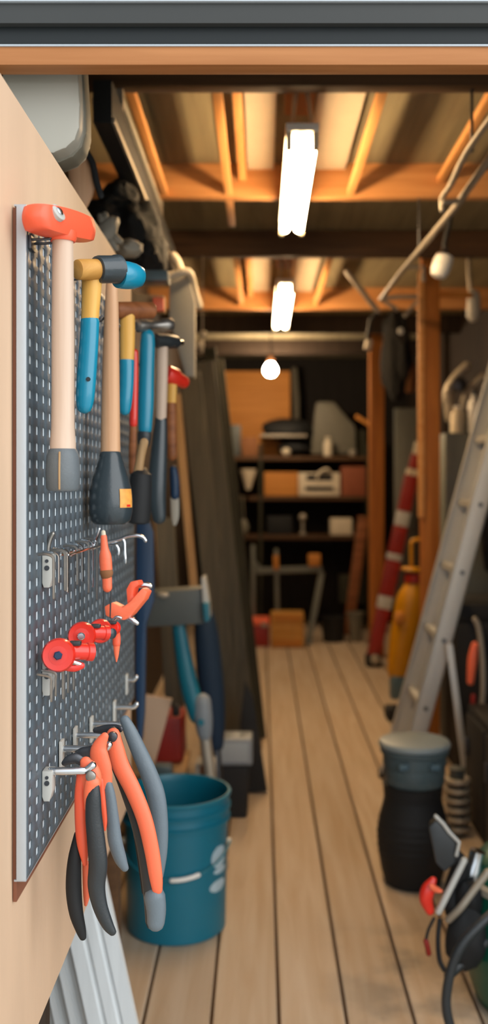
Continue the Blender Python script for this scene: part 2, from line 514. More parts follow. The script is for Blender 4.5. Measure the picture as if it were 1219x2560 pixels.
# 2 mallet with blue cap
y = 1.385
a = Vector((X(190, 1.355), 1.355, Z(674, 1.355))); b = Vector((X(340, 1.425), 1.425, Z(673, 1.425)))
t = thing('mallet', 'mallet with blue capped black and wood head, blue grip', 'mallet', (X(222, y), y, Z(1026, y)))
d = (b - a); L = d.length; dn = d.normalized()
mb = MB(); mb.lathe([(.010, 0), (.0135, .002), (.0142, .006), (.0145, L * .42)], a, dn, 24); obj('wooden_head', mb, YELX, t)
mb = MB(); mb.lathe([(.0158, L * .33), (.0185, L * .34), (.0192, L * .37), (.0192, L * .62), (.0205, L * .64), (.0205, L * .70)], a, dn, 28)
obj('black_band', mb, BLKGLOSS, t)
mb = MB(); mb.lathe([(.0192, L * .69), (.0198, L * .72), (.0196, L * .84), (.0182, L * .95), (.0150, L * 1.05), (.008, L * 1.1), (.0001, L * 1.11)], a, (dn + Vector((0, 0, -.10))).normalized(), 28)
obj('blue_cap', mb, BLUE, t)
mb = MB(); ptube(mb, [(230, 690, 52, y), (228, 740, 48, y), (224, 806, 43, y)], 4, .85); obj('handle', mb, YELW, t)
mb = MB(); ptube(mb, [(225, 802, 47, y), (222, 860, 48, y), (217, 930, 49, y), (213, 990, 47, y), (211, 1016, 40, y)], 5, .85); g = obj('grip', mb, BLUE, t)
mb = MB(); mb.lathe([(.003, -.002), (.003, .002), (.0001, .002)], P(224, 950, y) + Vector((0, -.0108, 0)), (0, -1, 0), 12); obj('rivet', mb, BLK, g)

# 3 upturned black rubber mallet
y = 1.55; cx = X(272, y) + .003
t = thing('mallet', 'upturned wood handled mallet with a bulbous black rubber head', 'mallet', (cx, y, Z(1312, y)))
zb = Z(1312, y)
mb = MB(); ptube(mb, [(279, 692, 26, y), (279, 760, 34, y), (277, 900, 42, y), (276, 1050, 47, y), (276, 1140, 50, y)], 4, .95); obj('handle', mb, ASH, t)
prof = [(14, 1312), (40, 1310), (50, 1300), (54, 1280), (55, 1255), (52, 1225), (45, 1195), (35, 1165), (29, 1145), (27, 1132), (24, 1129)]
mb = MB(); mb.lathe([(r * y / F, Z(p_, y) - zb) for r, p_ in prof], (cx, y, zb), (0, 0, 1), 36); hd = obj('rubber_head', mb, BLKGLOSS, t)
mb = MB()   # sticker that follows the rubber surface
rows = [(53.2, 1222), (54.8, 1236), (55.8, 1250), (55.8, 1268)]
mb.lathe([(r * y / F + .0004, Z(p_, y) - zb) for r, p_ in rows], (cx, y, zb), (0, 0, 1), 8, 1., math.radians(122), math.radians(166))
st = obj('sticker', mb, STICK, hd, 'small orange paper sticker')
mb = MB(); mb.lathe([(54 * y / F + .0012, Z(1258, y) - zb), (55.6 * y / F + .0012, Z(1266, y) - zb)], (cx, y, zb), (0, 0, 1), 3, 1., math.radians(142), math.radians(156)); obj('sticker_mark', mb, RED, hd)

# 4 brown wood mallet with blue grip
y = 1.75
t = thing('mallet', 'smaller mallet with brown wooden head and short blue grip', 'mallet', (X(318, y), y, Z(1036, y)))
a = Vector((X(288, 1.735), 1.735, Z(776, 1.735))); b = Vector((X(384, 1.785), 1.785, Z(776, 1.785)))
L = (b - a).length
mb = MB(); mb.lathe([(.012, 0), (.0148, .004), (.0152, L * .3), (.0152, L * .7), (.0148, L * .95), (.011, L)], a, b - a, 24); obj('head', mb, BRNX, t)
mb = MB(); ptube(mb, [(318, 785, 38, y), (318, 850, 38, y), (317, 905, 35, y)], 3, .9); obj('handle', mb, YELW, t)
mb = MB(); ptube(mb, [(317, 902, 37, y), (316, 960, 36, y), (313, 1005, 34, y), (312, 1026, 28, y)], 4, .9); obj('grip', mb, BLUE, t)

# 5 steel hammer with long blue handle
y = 1.93
t = thing('hammer', 'steel headed hammer with a long glossy blue handle', 'hammer', (X(364, y), y, Z(1110, y)))
a = P(340, 815, 1.915); b = P(428, 812, 1.97)
mb = MB(); L = (b - a).length
mb.lathe([(.008, 0), (.0125, .004), (.0128, L * .25), (.010, L * .35), (.010, L * .7), (.0135, L * .78), (.0138, L * .97), (.012, L)], a, b - a, 20); obj('steel_head', mb, STEEL, t)
mb = MB(); ptube(mb, [(369, 838, 34, y), (368, 870, 38, y), (366, 940, 38, y), (364, 1010, 40, y), (362, 1075, 34, y)], 5, .85); obj('handle', mb, BLUE, t)
mb = MB(); ptube(mb, [(361, 1086, 36, y), (360, 1106, 32, y)], 3, .85); obj('end_cap', mb, BLK, t)

# 6 black rubber headed hammer, pale handle, black grip
y = 2.05
t = thing('hammer', 'pale handled hammer with black head and long black rubber grip', 'hammer', (X(396, y), y, Z(1312, y)))
a = P(383, 850, 2.03); b = P(446, 856, 2.08); L = (b - a).length
mb = MB(); mb.lathe([(.010, 0), (.0148, .004), (.016, L * .5), (.0135, L * .9), (.009, L)], a, b - a, 20); obj('head', mb, BLK, t)
mb = MB(); mb.lathe([(.006, 0), (.006, .012), (.0045, .014)], b - (b - a).normalized() * .002, b - a, 14); obj('steel_tip', mb, CHROME, t)
mb = MB(); ptube(mb, [(405, 868, 30, y), (404, 950, 30, y), (402, 1050, 27, y)], 4, .9); obj('handle', mb, MALW, t)
mb = MB(); ptube(mb, [(402, 1048, 30, y), (399, 1100, 38, y), (394, 1180, 46, y), (392, 1240, 46, y), (398, 1295, 34, y)], 5, .8); obj('rubber_grip', mb, BLKGLOSS, t)

# 7 red headed hammer at the far end
y = 2.15
t = thing('hammer', 'red headed hammer with honey wood neck at far end of the pegboard', 'hammer', (X(428, y), y, Z(1150, y)))
a = P(413, 932, 2.14); b = P(464, 958, 2.17); L = (b - a).length
mb = MB(); mb.lathe([(.014, 0), (.019, .003), (.020, L * .45), (.016, L * .6), (.013, L), (.010, L + .003)], a, b - a, 20); obj('head', mb, RED, t)
mb = MB(); ptube(mb, [(430, 955, 26, y), (428, 1012, 24, y)], 3, .9); obj('neck', mb, YELW, t)
mb = MB(); ptube(mb, [(428, 1010, 26, y), (428, 1080, 28, y), (430, 1140, 26, y)], 4, .9); obj('handle', mb, BRNX, t)

# 8 red handled file between the blue grips
y = 1.845
t = thing('pry_bar', 'thin red handled bar hanging between two blue handled hammers', 'pry bar', (X(333, y), y, Z(1185, y)))
mb = MB(); ptube(mb, [(336, 880, 18, y), (335, 960, 20, y), (333, 1060, 20, y)], 4, .8); obj('handle', mb, RED, t)
mb = MB(); ptube(mb, [(333, 1058, 16, y), (331, 1120, 18, y), (329, 1180, 14, y)], 4, .6); obj('shaft', mb, BRNX, t)

# 9 dark hanging mallet behind the bulbous one
y = 1.80
t = thing('mallet', 'small dark mallet hanging head down behind the bulbous rubber mallet', 'mallet', (X(345, y), y, Z(1312, y)))
mb = MB(); ptube(mb, [(360, 1105, 22, y), (352, 1140, 22, y), (344, 1185, 24, y)], 4, .9); obj('handle', mb, TANW, t)
cc = P(345, 1240, y); zb = Z(1310, y)
mb = MB(); mb.lathe([(.012, 0), (.020, .003), (.0215, .012), (.021, .060), (.019, .090), (.010, .097)], (cc.x, y, zb), (0.06, 0, 1), 24); obj('rubber_head', mb, BLKMAT, t)

# ------------------------------------------------------------------ brackets and keys
def bracket(py0, py1, label):
    yb = 1.262
    zt, zl = Z(py0, yb), Z(py1, yb)
    t = thing('bracket', label, 'bracket', (XB + .004, yb, zl), 'pale brackets along the near edge')
    poly = [(XB + .001, yb, zt), (XB + .0135, yb, zt), (XB + .0135, yb, zl + .012), (XB + .010, yb, zl), (XB + .003, yb, zl), (XB + .001, yb, zl + .006)]
    mb = MB(); mb.prism([Vector(p) for p in poly], (0, .022, 0), .001); o = obj('body', mb, PALEGREY, t)
    mb = MB(); mb.lathe([(.0032, 0), (.0032, .0012), (.0001, .0012)], (XB + .0072, yb - .011, (zt + zl) / 2 + .004), (0, -1, 0), 14); obj('screw', mb, DSTEEL, o)
    mb = MB(); mb.lathe([(.0022, 0), (.0022, .0012), (.0001, .0012)], (XB + .0072, yb - .011, zt - .008), (0, -1, 0), 12); obj('screw', mb, DSTEEL, o)
    return t, zt, zl


def key_rail(zr, y0, y1, t, xr=-.252):
    for dx in (-.004, .006):
        mb = MB(); mb.tube([(xr + dx, y0, zr), (xr + dx, y1, zr - .004)], .0017, 8); obj('rail', mb, CHROME, t)


ORD = ['first', 'second', 'third', 'fourth', 'fifth', 'sixth', 'seventh', 'eighth', 'ninth', 'tenth', 'eleventh']
t, zt, zl = bracket(1385, 1467, 'pale plastic bracket at the start of the upper key rail')
key_rail(zt - .002, 1.272, 1.53, t)
xr = -.251
keys = [(128, 1495, .0024), (141, 1455, .0016), (157, 1475, .0026), (163, 1478, .0026), (187, 1460, .0020), (200, 1452, .0022), (216, 1480, .0020), (226, 1466, .0016), (237, 1498, .0018)]
for i, (px, pyb, r) in enumerate(keys):
    yk = xr * F / (px - CX)
    zk = zt - .0005
    mb = MB()
    mb.tube(cr([(xr - .016, yk + .004, zk + .005), (xr - .006, yk + .001, zk + .0055), (xr + .002, yk, zk + .002), (xr + .003, yk, zk - .008), (xr + .003, yk, Z(pyb, yk))], 4), r * .8, 6)
    simple('hex_key', mb, CHROME if i % 2 else STEEL, '%s bent steel key from the bracket on the upper rail' % ORD[i], 'hex key', 'keys on the upper rail')
# two long keys whose arms stand up behind the rail
mb = MB(); q = [(132, 1334, 1.285), (124, 1352, 1.285), (120, 1378, 1.285), (123, 1412, 1.285)]
mb.tube([P(*p) for p in cr(q, 5)], .0030, 8); simple('hex_key', mb, STEEL, 'thick curved steel key standing up beside the upper bracket', 'hex key', 'keys on the upper rail')
mb = MB(); q = [(248, 1322, 1.50), (240, 1345, 1.50), (231, 1366, 1.50), (200, 1378, 1.47), (176, 1388, 1.44)]
mb.tube([P(*p) for p in cr(q, 5)], .0026, 8); simple('hex_key', mb, CHROME, 'long bent chrome key leaning up beside the orange knife', 'hex key', 'keys on the upper rail')
# chrome wire hook
t = thing('wire_hook', 'curved chrome wire hook standing out beside the orange knife', 'hook', P(285, 1352, 1.6))
mb = MB(); mb.tube([P(*p) for p in cr([(226, 1372, 1.6), (262, 1358, 1.6), (300, 1348, 1.6), (318, 1341, 1.6), (342, 1339, 1.6), (358, 1344, 1.6), (364, 1352, 1.6)], 5)], .0033, 10); obj('wire', mb, CHROME, t)
mb = MB(); mb.tube([P(*p) for p in cr([(306, 1346, 1.6), (311, 1356, 1.6), (312, 1380, 1.6), (314, 1408, 1.6)], 4)], [.0028] * 12 + [.0016], 8); obj('drop_pin', mb, CHROME, t)
mb = MB(); mb.tube([P(*p) for p in cr([(272, 1362, 1.6), (288, 1362, 1.6), (296, 1372, 1.6), (296, 1386, 1.6)], 4)], .0026, 8); obj('drop_pin', mb, CHROME, t)

# orange utility knife
y = 1.47
t = thing('utility_knife', 'upright orange utility knife with a pale tip on the pegboard', 'knife', P(265, 1545, y))
mb = MB(); ptube(mb, [(259, 1342, 16, y), (261, 1370, 20, y), (263, 1390, 30, y), (265, 1420, 31, y), (266, 1432, 28, y), (267, 1440, 25, y), (268, 1470, 24, y)], 4, .7); o = obj('body', mb, CORAL, t)
mb = MB(); ptube(mb, [(266, 1428, 32, y), (266, 1433, 33, y), (266, 1438, 30, y)], 2, .72); obj('band', mb, BROWNB, o)
mb = MB(); ptube(mb, [(258, 1330, 11, y), (259, 1342, 13, y)], 2, .7); obj('pale_tip', mb, CREAM, t)
for px in (260, 277):
    mb = MB(); ptube(mb, [(px, 1470, 4, y), (px - 1, 1510, 4, y), (px - 2, 1545, 3, y)], 2, 1, 8); obj('black_prong', mb, BLK, t)

# orange ratchet clamp
y = 1.50
t = thing('spring_clamp', 'orange forked clamp with steel tips below the orange knife', 'clamp', P(315, 1560, y))
mb = MB(); mb.prism([P(a, b, y) for a, b in [(267, 1514), (286, 1504), (311, 1517), (330, 1503), (361, 1468), (375, 1478), (366, 1498), (336, 1535), (318, 1549), (290, 1546), (270, 1538)]], (.006, .018, 0), .003); obj('lower_arm', mb, CORAL, t)
mb = MB(); mb.prism([P(a, b, y + .004) for a, b in [(324, 1512), (321, 1472), (331, 1453), (350, 1449), (354, 1461), (342, 1470), (339, 1488), (345, 1500)]], (.006, .016, 0), .003); obj('upper_arm', mb, ORANGE, t)
mb = MB(); ptube(mb, [(346, 1464, 14, 1.515), (360, 1463, 16, 1.515), (376, 1465, 13, 1.515)], 3, .9); obj('tip', mb, CHROME, t)
mb = MB(); ptube(mb, [(320, 1545, 12, 1.50), (332, 1551, 16, 1.50), (343, 1558, 12, 1.50)], 3, .9); obj('tip', mb, CHROME, t)
mb = MB(); ptube(mb, [(284, 1550, 8, 1.465), (292, 1543, 9, 1.465), (302, 1545, 8, 1.465)], 3, .9, 10); obj('spring_wire', mb, CHROME, t)

# red pipe cutters
def cutter(label, cpx, cpy, y, r, lenpx, wheel_mat, lever):
    c = P(cpx, cpy, y)
    t = thing('pipe_cutter', label, 'pipe cutter', c + Vector((0, 0, -r)), 'red pipe cutters on one hook')
    nrm = Vector((.10, -1, .10)).normalized()
    mb = MB(); mb.lathe([(r * .55, .004), (r * .9, .005), (r, .001), (r, -.010), (r * .93, -.016), (r * .6, -.018)], c, nrm, 30); o = obj('jaw_disc', mb, RED, t)
    mb = MB(); mb.lathe([(r * .56, .0045), (r * .50, .0005), (r * .34, .0005), (r * .30, .003), (r * .1, .0035)], c, nrm, 24); obj('dished_face', mb, RED, o)
    mb = MB(); mb.lathe([(r * .27, .001), (r * .27, .0075), (r * .2, .009), (.0001, .009)], c, nrm, 6 if wheel_mat is not CHROME else 18); obj('bolt', mb, wheel_mat, o)
    e = P(cpx + lenpx, cpy - 8, y + .03)
    s_ = c + Vector((r * .4, .012, .003)); d = e - s_; L = d.length
    mb = MB(); mb.lathe([(r * .50, 0), (r * .52, L * .3), (r * .50, L * .7), (r * .56, L * .74), (r * .56, L * .95), (r * .4, L)], s_, d, 22); obj('barrel', mb, RED, t)
    mb = MB(); mb.box(c + Vector((r * .9, .012, r * .62)), (r * .7, .010, r * .28), None, .002); obj('slot', mb, BLK, t)
    if lever:
        mb = MB(); mb.tube([P(*q) for q in cr([(160, 1668, y + .01), (185, 1671, y + .012), (204, 1664, y + .014)], 4)], .0042, 10, .6); obj('lever', mb, RED, t)
        mb = MB(); mb.tube([P(185, 1655, y + .012), P(200, 1660, y + .014)], .003, 8); obj('lever_pin', mb, CHROME, t)
    return t


cutter('big red pipe cutter with round dished face and blue bolt, nearest', 146, 1638, 1.215, .0205, 88, COBALT, True)
cutter('red pipe cutter with a silver wheel, between two other red cutters', 204, 1590, 1.31, .0185, 66, CHROME, False)
cutter('red pipe cutter farthest along the hook with pinkish roller', 250, 1578, 1.41, .0172, 40, CORAL, False)
mb = MB(); mb.lathe([(.006, 0), (.0075, .002), (.0075, .012), (.004, .014)], P(268, 1582, 1.415), (.7, -.7, 0), 16); obj('black_knob', mb, BLKGLOSS, bpy.data.objects['pipe_cutter.002'])
# orange pointed scribe
y = 1.44
t = thing('scribe', 'orange pointed scribe hanging point down beside the red cutters', 'scribe', P(291, 1655, y))
mb = MB(); ptube(mb, [(262, 1562, 12, 1.42), (280, 1566, 15, 1.43), (290, 1585, 20, y), (291, 1610, 20, y)], 4, .6); obj('curved_neck', mb, ORANGE, t)
mb = MB(); ptube(mb, [(291, 1606, 19, y), (291, 1635, 12, y), (291, 1654, 3, y)], 4, .6); obj('point', mb, CORAL, t)
# lower key row
t, zt, zl = bracket(1655, 1735, 'pale plastic bracket below the red pipe cutters')
key_rail(zt - .006, 1.272, 1.40, t)
for i, (px, pyb, r) in enumerate([(122, 1752, .0018), (133, 1738, .0016), (152, 1745, .0022), (164, 1730, .0016), (178, 1722, .0018)]):
    yk = xr * F / (px - CX)
    mb = MB(); mb.tube(cr([(xr - .014, yk + .003, zt), (xr + .002, yk, zt - .003), (xr + .003, yk, zt - .012), (xr + .003, yk, Z(pyb, yk))], 4), r, 6)
    simple('hex_key', mb, STEEL, '%s thin steel key from the bracket on the lower rail' % ORD[i], 'hex key', 'keys on the lower rail')

# hooks along the bottom
t, zt, zl = bracket(1922, 1997, 'pale plastic bracket behind the orange pliers hook')
mb = MB(); zz = Z(1928, 1.262)
mb.tube(cr([(XB + .010, 1.262, zz), (XB + .045, 1.264, zz), (-.222, 1.266, zz), (-.214, 1.267, zz + .006)], 4), .0052, 12); obj('bar', mb, CHROME, t)
def barhook(px0, px1, py, y, label, r=.0045):
    a = Vector((XB + .002, y, Z(py, y))); b = P(px1, py, y)
    t = thing('bar_hook', label, 'hook', a, 'bar hooks along the pegboard bottom')
    mb = MB(); mb.tube(cr([tuple(a), tuple(a.lerp(b, .6)), tuple(b), tuple(b + Vector((.006, 0, .006)))], 4), r, 10); obj('bar', mb, CHROME, t)
    mb = MB(); mb.box(a + Vector((.002, 0, -.008)), (.004, .02, .04), None, .001); obj('base_plate', mb, PALEGREY, t)
    return t
barhook(110, 262, 1872, 1.36, 'steel bar hook holding the pale orange pliers', .005)
barhook(150, 262, 1838, 1.46, 'dull steel bar hook just above the orange pliers')
barhook(200, 305, 1810, 1.60, 'steel bar hook behind the large orange cutters')
barhook(240, 334, 1768, 1.85, 'pale steel bar hook near the lower far corner')
barhook(250, 334, 1700, 2.02, 'pale steel bar hook highest of the lower hooks')

# ------------------------------------------------------------------ pliers
y = 1.275
t = thing('pliers', 'orange and black pliers with curved handles hanging nearest the wall', 'pliers', P(205, 2350, y))
mb = MB(); ptube(mb, [(214, 1905, 30, y), (222, 1925, 52, y), (226, 1950, 56, y), (222, 1975, 46, y)], 4, .5); h = obj('pivot', mb, CORAL, t)
mb = MB(); mb.lathe([(.0065, 0), (.0065, .004), (.0045, .005), (.0001, .005)], P(232, 1932, y) + Vector((0, -.013, 0)), (0, -1, 0), 16); obj('rivet', mb, STEEL, h)
mb = MB(); ptube(mb, [(205, 1938, 28, y), (201, 1990, 30, y), (203, 2060, 32, y), (207, 2110, 30, y), (212, 2160, 12, y)], 5, .75); obj('handle_core', mb, ORANGE, t)
mb = MB(); ptube(mb, [(192, 2085, 14, y + .008), (186, 2150, 34, y + .006), (184, 2220, 40, y + .004), (190, 2280, 36, y), (202, 2325, 26, y), (207, 2343, 18, y)], 5, .8); obj('handle_sleeve', mb, BLKMAT, t)
mb = MB(); ptube(mb, [(232, 1956, 40, y - .012), (226, 1985, 36, y - .012), (222, 2020, 24, y - .01)], 5, .7); obj('handle_core', mb, CORAL, t)
mb = MB(); ptube(mb, [(240, 1962, 18, y - .014), (234, 1990, 36, y - .014), (234, 2040, 42, y - .014), (240, 2100, 46, y - .014), (245, 2160, 48, y - .014), (241, 2215, 44, y - .014), (250, 2265, 38, y - .014), (268, 2310, 30, y - .014), (281, 2330, 20, y - .014)], 5, .8)
obj('handle_sleeve', mb, BLK, t)
mb = MB(); ptube(mb, [(215, 2160, 20, y + .012), (216, 2230, 18, y + .012), (214, 2262, 8, y + .012)], 4, .6); obj('handle_inlay', mb, CORAL, t)
mb = MB(); ptube(mb, [(206, 1905, 22, y + .004), (190, 1896, 26, y + .004), (172, 1900, 24, y + .004), (160, 1908, 14, y + .004)], 4, .5); obj('jaw', mb, DSTEEL, t)

y = 1.35
t = thing('pliers', 'pale orange pliers with slate blue handle behind the nearest pair', 'pliers', P(300, 2180, y))
mb = MB(); ptube(mb, [(262, 1840, 20, y), (250, 1862, 34, y), (247, 1885, 46, y), (258, 1925, 44, y), (262, 1962, 36, y)], 5, .5); h = obj('pivot', mb, CORAL, t)
mb = MB(); ptube(mb, [(252, 1950, 14, y - .004), (256, 2000, 16, y - .004), (262, 2050, 12, y - .004), (262, 2075, 6, y - .004)], 4, .7); obj('handle_inlay', mb, ORANGE, t)
mb = MB(); ptube(mb, [(268, 1955, 22, y), (275, 1990, 28, y), (282, 2050, 32, y), (287, 2100, 36, y), (300, 2145, 32, y), (312, 2170, 20, y)], 5, .8); obj('handle_sleeve', mb, SLGRIP, t)
mb = MB(); ptube(mb, [(246, 1866, 20, y), (228, 1878, 28, y + .003), (205, 1884, 30, y + .004), (188, 1890, 16, y + .004)], 4, .5); obj('jaw', mb, DSTEEL, t)

y = 1.40
t = thing('cutters', 'large orange and grey long handled cutters hanging over the bucket', 'cutters', P(385, 2330, y))
yy = y - .012
mb = MB(); ptube(mb, [(281, 1830, 30, yy + .006), (285, 1850, 40, yy + .006), (296, 1900, 46, yy + .006), (320, 1960, 50, yy + .006), (348, 2040, 52, yy + .006), (366, 2110, 52, yy + .006), (376, 2180, 50, yy + .006), (383, 2250, 48, yy + .006), (386, 2305, 46, yy + .006)], 5, .7); s1 = obj('handle_sleeve', mb, BLK, t)
mb = MB(); ptube(mb, [(283, 1835, 34, yy - .004), (289, 1870, 42, yy - .005), (302, 1915, 44, yy - .006), (332, 1975, 42, yy - .007), (360, 2045, 40, yy - .008), (378, 2120, 38, yy - .008), (389, 2190, 34, yy - .007), (393, 2225, 26, yy - .004)], 5, .6)
inl = obj('handle_inlay', mb, CORAL, s1, 'coral orange inlay')
mb = MB(); mb.lathe([(.0068, -.004), (.0068, .0024), (.005, .0036), (.0001, .0036)], P(281, 1842, yy - .015), (0, -1, 0), 20); obj('pivot_bolt', mb, DSTEEL, s1)
mb = MB(); ptube(mb, [(386, 2240, 54, yy + .002), (390, 2275, 50, yy + .002), (389, 2308, 44, yy + .002)], 4, .8); obj('grip_end', mb, SLGRIP, t)
yb_ = y + .03
mb = MB(); ptube(mb, [(312, 1800, 26, yb_), (326, 1830, 34, yb_), (348, 1880, 40, yb_), (372, 1935, 44, yb_), (390, 1990, 46, yb_), (398, 2060, 44, yb_), (397, 2130, 42, yb_), (390, 2190, 36, yb_)], 5, .7); obj('handle_sleeve', mb, SLGRIP, t)
mb = MB(); ptube(mb, [(300, 1822, 18, y), (286, 1822, 24, y + .004), (262, 1824, 24, y + .008), (238, 1826, 14, y + .01)], 4, .5); obj('jaw', mb, DSTEEL, t)
mb = MB(); ptube(mb, [(318, 1960, 16, y + .02), (338, 2060, 18, y + .02), (352, 2150, 18, y + .02), (362, 2230, 16, y + .02)], 4, .7); obj('spring_strip', mb, BLKMAT, t)

# ================================================================== teal bucket
bx, by, br, bh = X(441, 2.955), 2.955, .152, .402
t = thing('bucket', 'large open teal plastic bucket on the floor boards', 'bucket', (bx, by, 0))
mb = MB()
mb.lathe([(.02, .001), (.140, .001), (.145, .006), (.151, .30), (.152, .318), (.159, .320), (.160, .329), (.154, .333), (.153, .352), (.160, .354), (.161, .363), (.155, .367), (.155, .388), (.160, .390), (.162, .398), (.159, .402), (.154, .402), (.152, .396), (.150, .38), (.140, .012), (.02, .008)], (bx, by, 0), (0, 0, 1), 64)
obj('shell', mb, TEAL, t)
# wire bail and pale grip
mb = MB(); pts = []
for k_ in range(0, 25):
    a = math.radians(-8 - 164 * k_ / 24)
    s_ = math.sin(math.pi * k_ / 24)
    pts.append((bx + .162 * math.cos(a), by + .162 * math.sin(a), .262 - .066 * s_))
mb.tube(pts, .0026, 8); bail = obj('bail', mb, TEALT, t)
mb = MB(); mb.tube(pts[8:13], .0065, 12); obj('bail_grip', mb, WHITEP, bail)
mb = MB(); mb.lathe([(.0085, 0), (.0095, .006), (.006, .011), (.0001, .0115)], (bx + .152, by - .02, .258), (1, -.15, 0), 18); obj('ear', mb, CREAM, t)
mb = MB(); mb.lathe([(.0085, 0), (.0095, .006), (.006, .011), (.0001, .0115)], (bx - .152, by - .02, .258), (-1, -.15, 0), 18); obj('ear', mb, CREAM, t)
def patch(mb, a0, a1, z0, z1, n=6):     # printed mark that follows the shell
    m_ = (a0 + a1) / 2
    for i in range(n):
        u0, u1 = i / n, (i + 1) / n
        z_a, z_b = z0 + (z1 - z0) * u0, z0 + (z1 - z0) * u1
        w0 = (a1 - a0) / 2 * math.sqrt(max(.12, 1 - (2 * u0 - 1) ** 2)); w1 = (a1 - a0) / 2 * math.sqrt(max(.12, 1 - (2 * u1 - 1) ** 2))
        vs = []
        for z_, w_ in ((z_a, w0), (z_b, w1)):
            r_ = .1452 + .006 * z_ / .30 + .0008
            for q in range(5):
                a = math.radians(m_ - w_ + 2 * w_ * q / 4)
                vs.append((bx + r_ * math.cos(a), by + r_ * math.sin(a), z_))
        mb.add(vs, [(q, q + 1, q + 6, q + 5) for q in range(4)])
PMARK = mat('worn white print', 'a9c0ca', .5, 0, .2, 60)
mb = MB(); patch(mb, -44, -16, .200, .262); obj('printed_mark', mb, PMARK, t)
mb = MB(); patch(mb, -40, -14, .182, .200); obj('printed_mark', mb, PMARK, t)
mb = MB(); patch(mb, -46, -16, .132, .165); obj('printed_mark', mb, PMARK, t)

# ================================================================== pale boards leaning at the lower left
def lean_board(xr_bottom, y, w, label, thick=.018, top=1.72, dirx=-.2197, grooves=3, m=WHITEB):
    """xr_bottom: right edge where the board meets the floor"""
    mb = MB()
    zdir = Vector((dirx, 0, 1)).normalized(); xdir = Vector((zdir.z, 0, -zdir.x)); n_ = xdir.cross(zdir)
    o0 = Vector((xr_bottom, y, 0)) + Vector((0, 0, .004)) - xdir * w
    Lb = top / zdir.z
    prof = [(0, 0), (w, 0), (w, -thick)]
    for g_ in range(grooves, 0, -1):
        c_ = w * g_ / (grooves + 1)
        prof += [(c_ + .006, -thick), (c_ + .003, -thick + .006), (c_ - .003, -thick + .006), (c_ - .006, -thick)]
    prof += [(0, -thick)]
    zoff = abs(xdir.z) * w
    poly = [o0 + Vector((0, 0, zoff if False else 0)) + xdir * a + Vector((0, 1, 0)) * b for a, b in prof]
    lift = -min(p.z for p in poly) + .001
    poly = [p + Vector((0, 0, lift)) + zdir * Lb / 2 for p in poly]
    mb.prism(poly, zdir * Lb)
    return simple('board', mb, m, label, 'board', 'pale boards leaning below the partition')
lean_board(-.212, 2.05, .098, 'broad pale weathered board leaning nearest the bucket', grooves=2)
lean_board(-.312, 2.075, .040, 'narrow pale board just left of the broad pale board', grooves=1)
lean_board(-.356, 2.10, .036, 'third pale board from the bucket, grooved', grooves=1)
lean_board(-.396, 2.125, .036, 'outermost of the pale leaning boards at the lower left', grooves=1)

# ================================================================== things behind the pegboard, left side
# tall blue board
mb = MB(); q = [P(a, b, 2.45) for a, b in [(342, 1300), (372, 1300), (384, 1330), (386, 1500), (366, 1560), (362, 1780), (356, 1852), (345, 1852), (340, 1700)]]
mb.prism(q, (0, .03, 0), .004); bs = thing('hanging_scoop', 'tall cobalt blue plastic scoop hanging beyond the pegboard', 'scoop', P(360, 1852, 2.45))
obj('blade', mb, COBALT, bs)
mb = MB(); mb.tube([P(358, 1310, 2.45), P(358, 1180, 2.45)], .012, 12); obj('handle', mb, BLK, bs)
# small blue bottle-like handle and pale sleeve
y = 2.4
t = thing('hanging_trowel', 'dark blue handled trowel with pale blade beyond the black grip', 'trowel', P(436, 1312, y))
mb = MB(); ptube(mb, [(433, 1172, 18, y), (436, 1200, 24, y), (437, 1240, 22, y)], 4, .9); obj('handle', mb, COBALT, t)
mb = MB(); ptube(mb, [(436, 1244, 22, y), (437, 1290, 20, y), (436, 1310, 10, y)], 4, .35); obj('blade', mb, PALEGR2, t)


def lean(name, pt, pyt, pb_, y, wpx, thick, m, label, cat, group=None, bev=.003):
    """a straight timber standing on the floor at depth y, seen from (pt,pyt) down to column pb_"""
    a = P(pt, pyt, y); z0 = Vector(((pb_ - CX) * y / F, y, 0.0))
    w = wpx * y / F
    ln = (a - z0).normalized()
    z0 = z0 + ln * (abs(ln.x) * w / 2 + .003)
    mb = MB(); mb.bar(z0, a, w, thick, (0, 1, 0), bev)
    return simple(name, mb, m, label, cat, group)
GL = 'timbers leaning on the left side'
lean('shovel_handle', 389, 1240, 440, 4.1, 15, .034, TANW, 'long tan wooden tool handle standing beyond the pegboard', 'handle')
lean('timber', 412, 1295, 452, 3.85, 46, .05, GREYW, 'short broad grey brown timber behind the trowel', 'timber', GL)
lean('timber', 440, 985, 530, 4.3, 20, .035, TANW, 'slim tan batten left of the grey timbers', 'timber', GL)
lean('timber', 474, 930, 588, 4.5, 52, .05, GREYW, 'wide grey timber beside the slim tan batten', 'timber', GL)
lean('timber', 512, 905, 626, 4.65, 44, .05, GREYW, 'grey timber at the aisle side of the leaning stack', 'timber', GL)
lean('timber', 524, 870, 640, 4.85, 30, .06, OLIVEW, 'nearly black timber behind the grey timbers', 'timber', GL)
lean('timber', 545, 900, 652, 5.1, 26, .06, OLIVEW, 'dark olive timber farthest right in the leaning stack', 'timber', GL)
# two glints built as pale beads on an added rod
mb = MB(); mb.blob(P(500, 862, 4.2), (.02, .02, .02), .05); mb.tube([P(505, 880, 4.2), P(506, 836, 4.2)], .006, 10); mb.blob(P(508, 836, 4.2), (.017, .017, .017), .05)
mb.tube([P(506, 836, 4.2), P(506, 640, 4.2)], .002, 6)
simple('hanging_glint_beads', mb, GALV, 'two round glints built as pale beads above the leaning timbers', 'knob')

